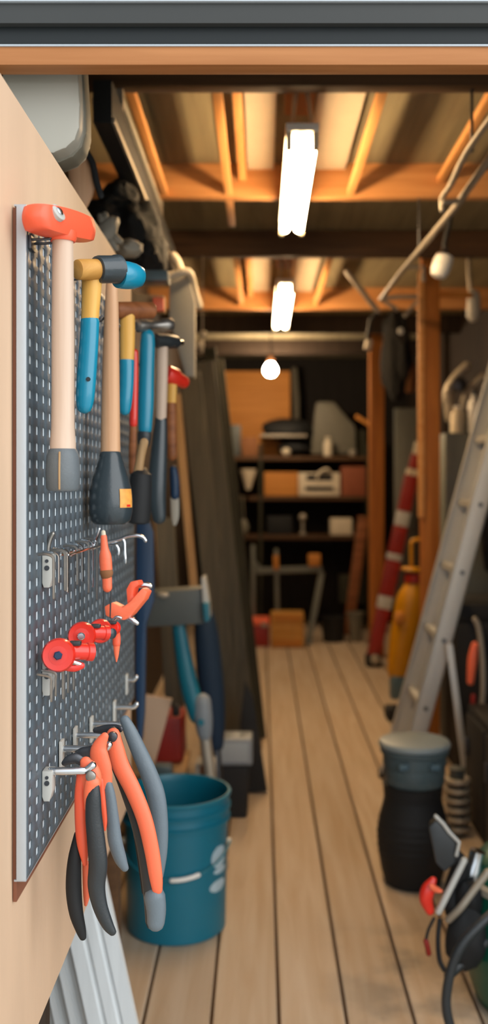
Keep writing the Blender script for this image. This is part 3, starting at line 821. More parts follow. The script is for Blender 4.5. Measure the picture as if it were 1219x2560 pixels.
# grey board hanging at upper left
t = thing('hanging_board', 'tall pale grey board hanging beyond the last hammers', 'board', P(455, 945, 3.0))
mb = MB(); mb.prism([P(a, b, 3.0) for a, b in [(425, 700), (440, 690), (470, 682), (488, 760), (488, 945), (465, 942), (424, 800)]], (0, .05, 0), .004); obj('panel', mb, PALEGR2, t)
mb = MB(); mb.tube([P(*q) for q in cr([(432, 640, 3.0), (442, 655, 3.0), (456, 690, 3.0)], 4)], .014, 12); obj('peg', mb, CREAM, t)
mb = MB(); mb.tube([P(*q) for q in cr([(405, 690, 2.95), (430, 688, 2.95), (470, 680, 2.95), (484, 720, 3.02), (497, 765, 3.05)], 4)], .012, 12); obj('rail', mb, CREAM, t)

# pale grey tub hanging in the upper left corner
y = 1.57
t = thing('hanging_tub', 'pale grey rounded plastic tub hanging above the plywood wall', 'tub', P(120, 410, y))
poly = [(25, 60), (25, 330), (60, 395), (110, 412), (150, 408), (180, 396), (202, 376), (213, 345), (214, 290), (207, 165), (204, 60)]
mb = MB(); mb.prism([P(a, b, y) for a, b in poly], (0, .10, 0), .006); obj('body', mb, TUBM, t)
poly2 = [(30, 60), (30, 330), (64, 402), (112, 422), (156, 419), (190, 404), (212, 380), (222, 345), (222, 290), (214, 165), (210, 60)]
mb = MB(); mb.prism([P(a, b, y + .01) for a, b in poly2], (0, .05, 0), .004); obj('rim', mb, RIM, t)
mb = MB(); mb.tube([P(100, 62, y), Vector((X(100, y), y, ZC))], .006, 8); obj('hanger', mb, BLK, t)
# brown wooden paddle + black strap below the tub
y = 1.9
t = thing('hanging_paddle', 'brown rounded wooden paddle hanging under the pale grey tub', 'paddle', P(205, 520, y))
mb = MB(); ptube(mb, [(186, 380, 40, y), (200, 430, 60, y), (206, 470, 62, y), (200, 512, 40, y)], 4, .35); obj('blade', mb, ASH, t)
mb = MB(); mb.tube([P(*q) for q in cr([(216, 380, y - .01), (232, 410, y - .01), (240, 450, y - .01), (252, 490, y - .01)], 4)], .006, 10, .5); obj('strap', mb, BLKMAT, t)

# dark plank stored along the ceiling with its pale edge
t = thing('hanging_plank', 'long dark plank with pale edge hung along the upper left', 'plank', (-.36, 3.1, 2.19))
mb = MB(); mb.box((-.366, 3.15, 2.195), (.045, 1.7, .10), None, .003); obj('body', mb, BLKMAT, t)
mb = MB(); mb.box((-.341, 3.15, 2.152), (.008, 1.7, .014), None, .002); obj('edge_strip', mb, GALV, t)
for yy in (2.58, 3.6):
    mb = MB(); mb.box((-.366, yy, 2.345), (.02, .02, .21)); obj('hanger', mb, GALV, t)
mb = MB(); mb.box((-.40, 3.08, 2.31), (.085, .95, .02), None, .002)
simple('hanging_grey_board', mb, PALEGR2, 'flat grey board stored above the dark plank', 'board')
# bag and clutter
y = 2.75
t = thing('hanging_bag', 'bulky black cloth bag hanging behind the plywood wall top', 'bag', P(320, 690, y))
mb = MB()
mb.blob(P(285, 545, y), (.085, .09, .06), .25, 3, 4, 1.)
mb.blob(P(338, 590, y), (.075, .09, .10), .25, 3, 4, 2.)
mb.blob(P(372, 640, y), (.055, .08, .07), .25, 3, 4, 5.)
mb.blob(P(300, 495, y), (.045, .06, .05), .25, 3, 4, 7.)
obj('body', mb, BAGM, t)
mb = MB(); mb.tube([P(*q) for q in cr([(300, 480, y), (312, 420, y), (318, 330, y)], 4)], .01, 10, .5); obj('strap', mb, BLKMAT, t)
y = 2.3
t = thing('hanging_glove', 'crumpled beige work glove hanging in front of the black bag', 'glove', P(275, 615, y))
mb = MB(); mb.blob(P(266, 580, y), (.022, .02, .045), .25, 3, 3, 3., Matrix.Rotation(.5, 3, 'Y')); obj('palm', mb, PALEGR2, t)
for i, (a, b, c_, d_) in enumerate([(258, 560, 250, 540), (266, 556, 262, 536), (274, 600, 290, 622), (268, 602, 276, 626), (282, 590, 300, 604)]):
    mb = MB(); mb.tube([P(a, b, y), P((a + c_) / 2, (b + d_) / 2, y - .004), P(c_, d_, y)], [.010, .009, .007], 10); obj('finger', mb, PALEGR2, t)
mb = MB(); mb.blob(P(322, 622, 2.4), (.034, .03, .022), .3, 3, 3, 6.); simple('hanging_rag', mb, PALEGR2, 'small beige rag bundled against the black bag', 'rag')
y = 2.5
mb = MB(); mb.box(P(385, 695, y), (.075, .07, .026), None, .004); simple('hanging_case', mb, TEALGREY, 'dark teal case right of the blue capped mallet head', 'case')
mb = MB(); mb.prism([P(a, b, 2.6) for a, b in [(285, 708), (320, 712), (345, 738), (412, 742), (412, 782), (285, 786)]], (0, .05, 0), .003)
simple('hanging_wood_block', mb, TANW, 'pale wood block behind the brown mallet head', 'wood block')
mb = MB(); mb.box(P(396, 762, 2.56), (.028, .02, .034), None, .003); simple('hanging_end_block', mb, CORAL, 'small orange block right of the brown mallet head', 'block')

# tamper with teal handle
y = 3.35
t = thing('tamper', 'teal handled tool with large dark grey block head near bucket', 'tamper', (X(570, y), y, 0))
hc = P(436, 1515, y)
mb = MB(); mb.box(hc, (.196, .11, .118), Matrix.Rotation(-.06, 3, 'Y'), .008); hd = obj('head', mb, DKGREY, t)
mb = MB(); mb.prism([P(a, b, y - .03) for a, b in [(504, 1442), (514, 1438), (524, 1500), (527, 1540), (516, 1552), (510, 1545)]], (0, .08, 0), .003); obj('end_plate', mb, PALEGREY, hd, 'pale end plate')
mb = MB(); mb.prism([P(a, b, y - .04) for a, b in [(508, 1504), (524, 1504), (526, 1546), (512, 1552)]], (0, .09, 0), .003); obj('end_band', mb, TEALT, hd, 'light teal band')
mb = MB(); mb.blob(P(408, 1488, y - .055), (.02, .008, .010), .05); obj('raised_logo_plate', mb, GALV, hd)
mb = MB(); ptube(mb, [(445, 1556, 32, y), (458, 1640, 40, y), (474, 1720, 46, y), (494, 1790, 44, y)], 5, .7); obj('upper_handle', mb, TEALT, t)
mb = MB(); ptube(mb, [(506, 1752, 42, y - .01), (508, 1800, 46, y - .01), (512, 1836, 36, y - .01)], 4, .7); k1 = obj('grey_housing', mb, HOUSE, t, 'grey housing')
mb = MB(); mb.lathe([(.011, 0), (.011, .003), (.0001, .003)], P(502, 1806, y - .036), (0, -1, 0), 18); obj('button', mb, TEALT, k1)
mb = MB(); a = P(512, 1840, y); mb.tube([a, a.lerp(Vector((X(556, y), y, 0)), .5), Vector((X(556, y), y, .02))], .02, 14); obj('lower_shaft', mb, GALV, t)
# navy furled parasol
y = 3.62
t = thing('parasol', 'furled navy parasol leaning behind the teal handled tool', 'parasol', (X(548, y), y, 0))
mb = MB(); ptube(mb, [(505, 1500, 22, y), (513, 1560, 56, y), (524, 1680, 66, y), (534, 1790, 58, y), (540, 1862, 38, y)], 5, .9, 12); obj('canopy', mb, NAVY, t)
mb = MB(); a = P(540, 1862, y); mb.tube([a, Vector((X(552, y), y, .018))], .016, 12); obj('pole', mb, DSTEEL, t)
# black bin with grey lid box
y = 3.93; xc = X(586, y)
t = thing('bin', 'black bin with a pale grey box lid beside the aisle', 'bin', (xc, y, 0))
mb = MB(); mb.box((xc, y, .105), (.122, .12, .208), None, .012, 3, .82); obj('body', mb, BLKMAT, t)
mb = MB(); mb.box((xc, y, .262), (.142, .13, .104), None, .010, 3); ld = obj('lid', mb, HOUSE, t)
mb = MB(); mb.box((xc, y - .067, .262), (.11, .004, .074), None, .002); obj('lid_panel', mb, GREYPANEL, ld)
mb = MB(); mb.prism([Vector((X(a, 4.2), 4.2, Z(b, 4.2))) for a, b in [(612, 1700), (632, 1740), (650, 1860), (668, 1975), (600, 1980), (600, 1800)]], (0, .05, 0), .004)
simple('kick_board', mb, BLKMAT, 'dark angled board at the foot of the leaning timbers', 'board')
# wooden crate with red can and tan board on it
t = thing('crate', 'low wooden crate partly hidden behind the hanging cutters', 'crate', (-.40, 3.55, 0))
mb = MB()
for zz in (.05, .15, .25):
    mb.box((-.40, 3.42, zz), (.26, .012, .08), None, .002); mb.box((-.40, 3.68, zz), (.26, .012, .08), None, .002)
obj('slats', mb, TANW, t)
mb = MB(); mb.box((-.40, 3.55, .31), (.28, .29, .018), None, .002); obj('top', mb, TANW, t)
for sx_ in (-1, 1):
    mb = MB(); mb.box((-.40 + sx_ * .118, 3.435, .15), (.024, .024, .30)); obj('corner_post', mb, GREYW, t)
    mb = MB(); mb.box((-.40 + sx_ * .118, 3.665, .15), (.024, .024, .30)); obj('corner_post', mb, GREYW, t)
t = thing('fuel_can', 'red fuel can standing on the low wooden crate', 'can', (-.335, 3.58, .32))
mb = MB(); mb.box((-.335, 3.58, .405), (.12, .16, .168), None, .018, 3); obj('body', mb, DRED, t)
mb = MB(); mb.tube([(-.30, 3.52, .492), (-.30, 3.52, .515)], .014, 12); obj('cap', mb, BLK, t)
mb = MB(); mb.tube(cr([(-.34, 3.55, .488), (-.345, 3.55, .52), (-.36, 3.6, .52), (-.36, 3.63, .488)], 4), .008, 10); obj('handle', mb, DRED, t)
mb = MB(); mb.prism([Vector(p) for p in [(-.41, 3.46, .322), (-.372, 3.46, .322), (-.308, 3.46, .56), (-.40, 3.46, .575)]], (0, .018, 0), .002)
simple('offcut', mb, PLY, 'slanted pale plywood offcut in front of the red can', 'offcut')
mb = MB(); mb.box((X(505, 3.3) + .004, 3.46, .175), (.068, .09, .348), None, .004)
t = thing('carton', 'pale carton with a brown mark behind the bucket rim', 'carton', (X(505, 3.3) + .004, 3.46, 0)); obj('box', mb, PALEGREY, t)
mb = MB(); mb.box((X(505, 3.3) - .004, 3.4135, .325), (.018, .002, .03)); obj('brown_mark', mb, BROWNB, t)
mb = MB(); mb.box((X(408, 3.3), 3.3, .19), (.06, .06, .38), None, .012); simple('canister', mb, TEALGREY, 'dark teal canister on the floor behind the bucket', 'canister')

# ================================================================== ladder
FX, LEAN = .560, .268
t = thing('ladder', 'aluminium ladder leaning towards the right wall', 'ladder', (FX, 4.22, 0))
d = Vector((LEAN, 0, 1)).normalized(); top = 2.32
ry = (4.03, 4.42)
for yy in ry:
    a = Vector((FX, yy, .012)) + Vector((.0, 0, 0)); b = a + Vector((LEAN, 0, 1)) * top
    mb = MB(); mb.bar(a, b, .022, .030, (0, 1, 0), .002)
    # C section: two flanges on the outside of a web
    n_ = Vector((d.z, 0, -d.x))
    mb = MB()
    mb.bar(a, b, .070, .006, (0, 1, 0), .001)
    for s_ in (-1, 1):
        mb.bar(a + n_ * .033 * s_ + Vector((0, .010 if yy < 4.2 else -.010, 0)), b + n_ * .033 * s_ + Vector((0, .010 if yy < 4.2 else -.010, 0)), .006, .026, (0, 1, 0), .001)
    r_ = obj('rail', mb, ALU, t)
    mb = MB()
    for k_ in range(8):
        zz = .12 + .275 * k_
        pnt = Vector((FX + LEAN * zz, yy - (.004 if yy < 4.2 else -.004), zz))
        mb.lathe([(.009, 0), (.009, .003), (.0001, .003)], pnt, (0, -1 if yy < 4.2 else 1, 0), 12)
    obj('rivets', mb, DSTEEL, r_)
    mb = MB(); mb.box(Vector((FX + .004, yy, .02)), (.085, .04, .04), None, .006); obj('rubber_foot', mb, BLK, t)
for k_ in range(8):
    zz = .12 + .275 * k_
    a = Vector((FX + LEAN * zz, ry[0], zz))
    mb = MB(); mb.bar(a, a + Vector((0, ry[1] - ry[0], 0)), .034, .030, (0, 0, 1), .004); obj('rung', mb, ALU, t)
mb = MB(); mb.bar(P(1122, 1610, 3.98), Vector((.835, 3.98, .01)), .026, .018, (0, 1, 0), .003); obj('stay_bar', mb, ALU, t)

# ================================================================== black pot with grey pail on it
y = 3.27; xc = X(1031, y)
t = thing('rubber_pot', 'ribbed black rubber pot standing on the floor by the ladder foot', 'pot', (xc, y, 0))
prof = [(.02, 0), (.084, 0), (.092, .006), (.104, .05), (.115, .12), (.117, .165), (.111, .21), (.100, .250), (.094, .278), (.097, .318), (.099, .326), (.02, .326)]
prof2 = []
for i in range(len(prof) - 1):
    (r0, h0), (r1, h1) = prof[i], prof[i + 1]
    n_ = max(1, int((h1 - h0) / .006))
    for k_ in range(n_):
        u = k_ / n_; hh = h0 + (h1 - h0) * u
        prof2.append((r0 + (r1 - r0) * u + (.0012 * math.sin(hh * 700) if .09 < hh < .22 else 0), hh))
prof2.append(prof[-1])
mb = MB(); mb.lathe(prof2, (xc, y, 0), (0, 0, 1), 48); obj('body', mb, BLKMAT, t)
t = thing('pail', 'dark grey lidded pail stacked on top of the black pot', 'pail', (xc + .006, y, .327))
mb = MB(); mb.lathe([(.02, .327), (.093, .327), (.098, .335), (.097, .360), (.100, .362), (.099, .390), (.103, .392), (.103, .425), (.112, .43), (.113, .445), (.02, .447)], (xc + .006, y, 0), (0, 0, 1), 44); obj('body', mb, TEALGREY, t)
mb = MB(); mb.lathe([(.108, .446), (.116, .448), (.118, .456), (.112, .466), (.085, .473), (.0001, .476)], (xc + .006, y, 0), (0, 0, 1), 44); obj('lid', mb, LIDM, t)
for a in (-.05, .05):
    mb = MB(); mb.box((xc + .006 + a, y - .103, .405), (.03, .010, .018), None, .003); obj('clip', mb, BLUEGREY, t)

# ================================================================== yellow sprayer behind the ladder
y = 5.5
t = thing('sprayer', 'yellow upright sprayer with red collar and blue grey base', 'sprayer', P(985, 1792, y))
mb = MB(); ptube(mb, [(1034, 1462, 46, y), (1026, 1500, 72, y), (1018, 1550, 74, y), (1006, 1610, 70, y), (996, 1680, 58, y)], 5, .8); b_ = obj('tank', mb, YELLOW, t)
mb = MB(); mb.blob(P(998, 1546, y - .06), (.03, .02, .04), .05); obj('pale_label', mb, TANB, b_)
mb = MB(); mb.lathe([(.02, -.012), (.055, -.010), (.062, 0), (.055, .010), (.02, .014)], P(1030, 1423, y), (0.05, 0, 1), 28); obj('cap', mb, YELLOW, t)
mb = MB(); mb.lathe([(.045, 0), (.052, .004), (.052, .05), (.045, .055)], P(1033, 1458, y), (0.05, 0, 1), 24); obj('collar', mb, DRED, t)
mb = MB(); mb.tube([P(*q) for q in cr([(1028, 1412, y), (1028, 1360, y), (1036, 1350, y), (1062, 1350, y), (1070, 1362, y), (1070, 1412, y)], 4)], .011, 12); obj('handle', mb, YELLOW, t)
mb = MB(); mb.box(P(994, 1716, y), (.085, .10, .13), None, .012); obj('base', mb, BLUEGREY, t)
mb = MB(); mb.box(Vector((X(990, y), y, .035)), (.12, .13, .07), None, .015); obj('foot', mb, BLKMAT, t)
mb = MB(); mb.blob(P(1043, 1592, y - .02), (.025, .03, .05), .1); obj('valve', mb, BLKMAT, t)

# red banded pole
y = 7.06
t = thing('barrier_pole', 'red pole with silver bands leaning against the far post', 'pole', (X(930, y), y, 0))
a = Vector((X(931, y), y, .05)); b = P(1042, 1120, y)
def seg(u0, u1, m, nm, w0, r_=None):
    mb = MB(); mb.bar(a.lerp(b, u0), a.lerp(b, u1), w0, .07, (0, 1, 0), .008); return obj(nm, mb, m, t)
seg(0.0, .24, DRED, 'red_section', .095); seg(.24, .30, ALU, 'silver_band', .10); seg(.30, .47, DRED, 'red_section', .105); seg(.47, .50, ALU, 'silver_band', .105)
seg(.50, .63, DRED, 'red_section', .10); seg(.63, .70, ALU, 'silver_band', .095); seg(.70, .87, DRED, 'red_section', .09); seg(.87, .90, CREAM, 'silver_band', .08); seg(.90, .97, DRED, 'red_section', .06)
mb = MB(); mb.bar(a.lerp(b, .97), a.lerp(b, 1.03), .045, .04, (0, 1, 0), .006); obj('tip', mb, CREAM, t)
mb = MB(); mb.box((X(932, y), y, .045), (.11, .12, .09), None, .02); obj('foot', mb, BLKMAT, t)
mb = MB(); mb.lathe([(.03, 0), (.035, .01), (.02, .02)], (X(935, y), y - .06, .06), (0, -1, 0), 18); obj('foot_disc', mb, GALV, t)

# grey lockers / sheets on the right
mb = MB(); mb.box((1.058, 7.3, .925), (.16, .04, 1.84), None, .004); simple('sheet_metal_panel', mb, GREYMET, 'grey metal sheet standing between the two orange posts', 'metal sheet')
t = thing('locker', 'grey green metal locker behind the leaning ladder', 'locker', (1.10, 5.25, 0))
mb = MB(); mb.box((1.09, 5.25, .78), (.30, .34, 1.56), None, .006); obj('cabinet', mb, GREYMET, t)
mb = MB(); mb.box((1.09, 5.076, .79), (.26, .008, 1.46), None, .002); dr = obj('door', mb, GREYMET, t)
mb = MB(); mb.box((.985, 5.068, .80), (.012, .016, .08), None, .003); obj('handle', mb, DSTEEL, dr)
# clutter on the locker top, read as jars and metal parts
zt_ = 1.562
def jar(x, y, z, r, h, m, label, cap=None, nm='jar'):
    t = thing(nm, label, nm.replace('_', ' '), (x, y, z))
    mb = MB(); mb.lathe([(r * .9, 0), (r, .004), (r, h * .75), (r * .8, h * .85), (r * .5, h * .88), (r * .5, h)], (x, y, z), (0, 0, 1), 24); obj('body', mb, m, t)
    mb = MB(); mb.lathe([(r * .56, 0), (r * .56, h * .1), (r * .4, h * .11)], (x, y, z + h), (0, 0, 1), 20); obj('cap', mb, cap or WHITEP, t)
    return t
jar(1.02, 5.18, zt_, .035, .13, CREAM, 'cream jar on the grey locker', WHITEP)
jar(1.10, 5.16, zt_, .028, .20, WHITEP, 'tall white bottle on the grey locker beside the cream jar', DSTEEL, 'bottle')
t = thing('vise', 'dull metal vise with curled arms on the grey locker', 'vise', (1.07, 5.30, zt_))
mb = MB(); mb.box((1.07, 5.30, zt_ + .05), (.12, .10, .10), None, .01); obj('base', mb, GREYMET, t)
mb = MB(); mb.tube(cr([(1.00, 5.27, zt_ + .08), (.985, 5.26, zt_ + .22), (1.03, 5.26, zt_ + .30), (1.09, 5.26, zt_ + .36)], 4), .026, 12); obj('arm', mb, GALV, t)
mb = MB(); mb.tube(cr([(1.06, 5.27, zt_ + .09), (1.08, 5.26, zt_ + .20), (1.13, 5.26, zt_ + .26), (1.17, 5.26, zt_ + .30)], 4), .022, 12); obj('arm', mb, GALV, t)
mb = MB(); mb.lathe([(.02, -.03), (.04, -.02), (.04, .02), (.02, .03)], (1.04, 5.24, zt_ + .26), (0, 1, 0), 18); obj('wheel', mb, DSTEEL, t)
# hanging white tubes on the right
t = thing('hanging_white_cylinder', 'white cylinder hung at the right wall above the locker', 'cylinder', P(1182, 800, 5.0))
mb = MB(); mb.lathe([(.012, 0), (.022, .01), (.034, .03), (.034, .12), (.026, .15), (.012, .16)], P(1182, 805, 5.0), (.02, 0, 1), 22); obj('body', mb, PALEGREY, t)
mb = MB(); mb.tube([P(1176, 728, 5.0), P(1172, 690, 5.0), P(1170, 600, 5.0)], .012, 10); obj('neck', mb, GALV, t)
mb = MB(); mb.tube([P(1176, 738, 4.95), P(1100, 736, 4.95)], .014, 10); obj('arm', mb, TANB, t)

# hanging pipes at upper right
t = thing('hanging_pipe', 'bent grey metal pipe hung from the rafters at upper right', 'pipe', (.54, 2.7, 2.14))
mb = MB(); mb.tube(cr([(.549, 2.3, 2.182), (.537, 2.5, 2.175), (.53, 2.62, 2.163), (.533, 2.80, 2.150), (.530, 2.91, 2.145), (.531, 2.915, 2.11)], 5), .0085, 12); obj('tube', mb, GALV, t)
mb = MB(); mb.tube([(.545, 2.575, 2.17), (.545, 2.575, 2.33)], .004, 8); obj('hanger', mb, DSTEEL, t)
t = thing('hanging_pipe', 'long straight grey pipe running under the rafters at the right', 'pipe', (.56, 3.4, 2.13))
mb = MB(); mb.tube([(.600, 2.3, 2.165), (.585, 3.0, 2.142), (.545, 3.9, 2.13), (.532, 4.42, 2.125)], .011, 12); obj('tube', mb, GALV, t)
mb = MB(); mb.tube([(.566, 3.57, 2.14), (.566, 3.57, 2.33)], .004, 8); obj('hanger', mb, DSTEEL, t)
mb = MB(); mb.tube([(.533, 2.905, 2.13), (.587, 2.93, 2.142)], .008, 8); obj('cross_link', mb, GALV, t)
t = thing('hanging_pipe', 'short slanting grey pipe in the far right rafters', 'pipe', P(905, 735, 4.8))
mb = MB(); mb.tube([P(866, 678, 4.8), P(945, 780, 4.8)], .0135, 12); obj('tube', mb, GALV, t)
mb = MB(); mb.tube([P(945, 780, 4.8), P(926, 800, 4.8), P(915, 870, 4.8)], .011, 10); obj('black_tail', mb, BLKMAT, t)
mb = MB(); mb.lathe([(.012, 0), (.02, .01), (.02, .05), (.012, .06)], P(918, 878, 4.8), (0.2, 0, 1), 16); obj('plug', mb, GALV, t)
t = thing('hanging_bracket', 'grey metal frame hung beside the near orange post', 'bracket', P(1010, 720, 4.6))
mb = MB(); mb.tube([P(*q) for q in [(955, 745, 4.6), (1000, 742, 4.6), (1040, 742, 4.6)]], .010, 10); mb.tube([P(958, 750, 4.6), P(992, 775, 4.6)], .009, 10); mb.tube([P(1020, 668, 4.6), P(1058, 668, 4.6), P(1058, 700, 4.6)], .011, 10)
mb.tube([P(1012, 790, 4.6), P(1040, 755, 4.6)], .008, 10)
obj('bars', mb, GALV, t)
mb = MB(); mb.blob(P(1001, 828, 4.62), (.014, .014, .018), .05); obj('knob', mb, PALEGREY, t)
# white work lamp on a black cord
y = 3.5
t = thing('work_lamp', 'white hanging work lamp on a black cord under the pipes', 'lamp', P(1098, 700, y))
ax_ = Vector((.35, 0, 1)).normalized()
mb = MB(); mb.lathe([(.008, 0), (.026, .008), (.034, .03), (.034, .06), (.030, .085), (.012, .092)], P(1092, 696, y), ax_, 24); obj('shade', mb, WHITEP, t)
mb = MB(); mb.tube([P(*q) for q in cr([(1108, 636, y), (1112, 600, y), (1122, 560, y), (1128, 525, y)], 4)], .009, 10); obj('cord', mb, BLKMAT, t)
mb = MB(); mb.lathe([(.012, 0), (.014, .01), (.010, .03)], P(1106, 640, y), ax_, 16); obj('socket', mb, DSTEEL, t)

# black mass put in for the darkness at right upper; brown pouch
mb = MB(); mb.blob(P(988, 890, 6.0), (.085, .10, .26), .3, 3, 4, 4.); mb.tube([P(985, 800, 6.0), P(985, 640, 6.0)], .006, 8)
simple('hanging_dark_mass', mb, DARKMASS, 'black mass standing in for darkness between the two orange posts', 'coat')
mb = MB(); mb.blob(P(1022, 940, 6.2), (.05, .06, .10), .2, 3, 3, 8.); simple('hanging_pouch', mb, BROWNB, 'brown pouch hanging behind the pale strip on the post', 'pouch')
t = thing('hanging_jacket', 'bulky black jacket hung behind the ladder at the right', 'jacket', (1.14, 4.66, .78))
mb = MB(); mb.blob((1.14, 4.66, 1.16), (.12, .11, .33), .2, 3, 4, 9.); obj('body', mb, BAGM, t)
# long handled tool with an orange grip right of the ladder
y = 4.0
t = thing('long_handled_tool', 'grey long handled tool with an orange grip right of the ladder', 'tool', Vector((X(1205, y), y, 0)))
mb = MB(); mb.tube([P(*q) for q in cr([(1186, 1548, y), (1196, 1570, y), (1205, 1640, y), (1207, 1730, y), (1200, 1800, y)], 4)] + [Vector((X(1192, y), y, .02))], .012, 12); obj('shaft', mb, GALV, t)
mb = MB(); ptube(mb, [(1186, 1612, 18, y), (1180, 1650, 24, y), (1175, 1705, 18, y)], 4, .9); obj('grip', mb, CORAL, t)
mb = MB(); ptube(mb, [(1182, 1740, 12, y), (1178, 1830, 14, y)], 3, .9); obj('lower_grip', mb, DRED, t)
mb = MB(); mb.blob(P(1136, 1962, 3.7) , (.045, .04, .07), .2, 3, 3, 2.)
t = thing('cable_reel', 'grey coiled spring reel right of the dark grey pail', 'reel', Vector((X(1140, 3.7), 3.7, 0)))
mb = MB()
for k_ in range(6):
    zc = .03 + .035 * k_
    mb.tube([(X(1142, 3.7) + .04 * math.cos(q * math.pi / 8), 3.7 + .04 * math.sin(q * math.pi / 8), zc) for q in range(16)], .012, 8, 1, (0, 0, 1), False, True)
obj('coil', mb, GALV, t)
mb = MB(); mb.lathe([(.028, .0), (.028, .24), (.034, .25), (.0001, .26)], (X(1142, 3.7), 3.7, 0), (0, 0, 1), 20); obj('core', mb, DKGREY, t)
# black cabinet and box added on the right to keep the aisle side dark
t = thing('cabinet', 'low black cabinet added at the right edge behind the compressor', 'cabinet', (1.065, 3.54, 0))
mb = MB(); mb.box((1.07, 3.54, .225), (.53, .68, .45), None, .01); obj('carcass', mb, BLKMAT, t)
for yy in (3.37, 3.71):
    mb = MB(); mb.box((.799, yy, .23), (.012, .31, .38), None, .003); dr = obj('door', mb, BLKMAT, t)
    mb = MB(); mb.box((.787, yy + .1, .30), (.014, .02, .07), None, .003); obj('handle', mb, DSTEEL, dr)
t = thing('filler', 'tall black box added behind the ladder below the jacket', 'filler', (1.09, 4.70, 0))
mb = MB(); mb.box((1.09, 4.70, .34), (.42, .40, .68), None, .015); obj('body', mb, BLKMAT, t)
mb = MB(); mb.box((1.09, 4.70, .72), (.43, .41, .08), None, .015); obj('lid', mb, BLKMAT, t)
# ================================================================== green compressor with hoses
t = thing('compressor', 'dark green compressor with black hoses at the lower right corner', 'compressor', (.752, 2.53, 0))
mb = MB(); mb.lathe([(.02, .0), (.185, .0), (.205, .01), (.222, .06), (.236, .16), (.236, .24), (.225, .31), (.195, .355), (.13, .378), (.02, .384)], (.752, 2.53, 0), (0, 0, 1), 56); tk = obj('tank', mb, GREENM, t)
mb = MB(); mb.lathe([(.226, .30), (.232, .302), (.232, .318), (.222, .322)], (.752, 2.53, 0), (0, 0, 1), 56); obj('rim_band', mb, PALEGR2, tk)
mb = MB(); mb.box((.80, 2.56, .44), (.20, .20, .13), None, .03); obj('motor_housing', mb, BLKMAT, t)
mb = MB(); mb.lathe([(.02, 0), (.026, .004), (.026, .03), (.02, .05), (.02, .075), (.008, .08)], P(1176, 2200, 2.5), (.25, 0, 1), 20); obj('pressure_valve', mb, CHROME, t)
mb = MB(); mb.prism([P(a, b, 2.46) for a, b in [(1072, 2060), (1090, 2042), (1120, 2068), (1146, 2106), (1136, 2150), (1112, 2172), (1090, 2150), (1082, 2110)]], (.01, .05, 0), .006); pl = obj('handle_plate', mb, BLK, t)
mb = MB(); mb.tube([P(*q) for q in [(1088, 2040, 2.43), (1106, 2058, 2.43), (1122, 2080, 2.43), (1147, 2106, 2.43), (1140, 2138, 2.43)]], .0045, 8); obj('plate_edge', mb, PALEGREY, pl)
mb = MB(); ptube(mb, [(1140, 2140, 34, 2.48), (1150, 2170, 50, 2.48), (1138, 2220, 56, 2.48), (1130, 2260, 46, 2.46), (1150, 2300, 60, 2.46), (1165, 2340, 50, 2.46)], 4, .9); mb.blob(P(1165, 2345, 2.43), (.05, .035, .075), .2, 3, 3, 4.); mb.blob(P(1172, 2250, 2.45), (.035, .03, .05), .2, 3, 3, 2.); obj('motor_bracket', mb, BLKMAT, t)
mb = MB(); mb.tube([P(*q) for q in cr([(1219, 2180, 2.40), (1180, 2230, 2.40), (1150, 2270, 2.40), (1120, 2300, 2.42)], 5)], .009, 12); obj('grey_pipe', mb, GALV, t)
mb = MB(); mb.tube([P(*q) for q in cr([(1160, 2150, 2.43), (1140, 2190, 2.42), (1110, 2250, 2.41), (1095, 2280, 2.41)], 5)], .008, 12); obj('grey_pipe', mb, PALEGREY, t)
mb = MB(); mb.tube([P(*q) for q in cr([(1245, 2270, 2.36), (1200, 2310, 2.34), (1155, 2360, 2.33), (1128, 2420, 2.33), (1115, 2490, 2.33), (1118, 2540, 2.33), (1136, 2600, 2.33)], 5)], .0115, 14); obj('hose', mb, BLK, t)
mb = MB(); mb.tube([P(*q) for q in cr([(1255, 2330, 2.42), (1200, 2365, 2.42), (1150, 2410, 2.42), (1120, 2440, 2.40)], 5)], .012, 14); obj('hose', mb, BLK, t)
mb = MB(); mb.tube([P(*q) for q in cr([(1098, 2300, 2.44), (1094, 2350, 2.43), (1098, 2400, 2.43), (1110, 2425, 2.42)], 5)], .006, 10); obj('hose', mb, BLKMAT, t)
mb = MB(); ptube(mb, [(1082, 2200, 18, 2.42), (1070, 2222, 34, 2.42), (1064, 2248, 34, 2.42), (1074, 2278, 22, 2.42)], 4, .8); rl = obj('lever', mb, RED, t, 'bright red lever')
mb = MB(); ptube(mb, [(1078, 2216, 14, 2.40), (1090, 2224, 16, 2.41), (1102, 2228, 8, 2.41)], 3, .8); obj('lever_tip', mb, CORAL, rl)
mb = MB(); mb.tube([P(*q) for q in cr([(1084, 2296, 2.42), (1070, 2325, 2.42), (1064, 2352, 2.42)], 4)], .004, 8); w_ = obj('pull_cord', mb, BLKMAT, t)
mb = MB(); mb.tube([P(1064, 2352, 2.42), P(1068, 2368, 2.42), P(1071, 2384, 2.42)], .0065, 10); obj('toggle', mb, DRED, w_)

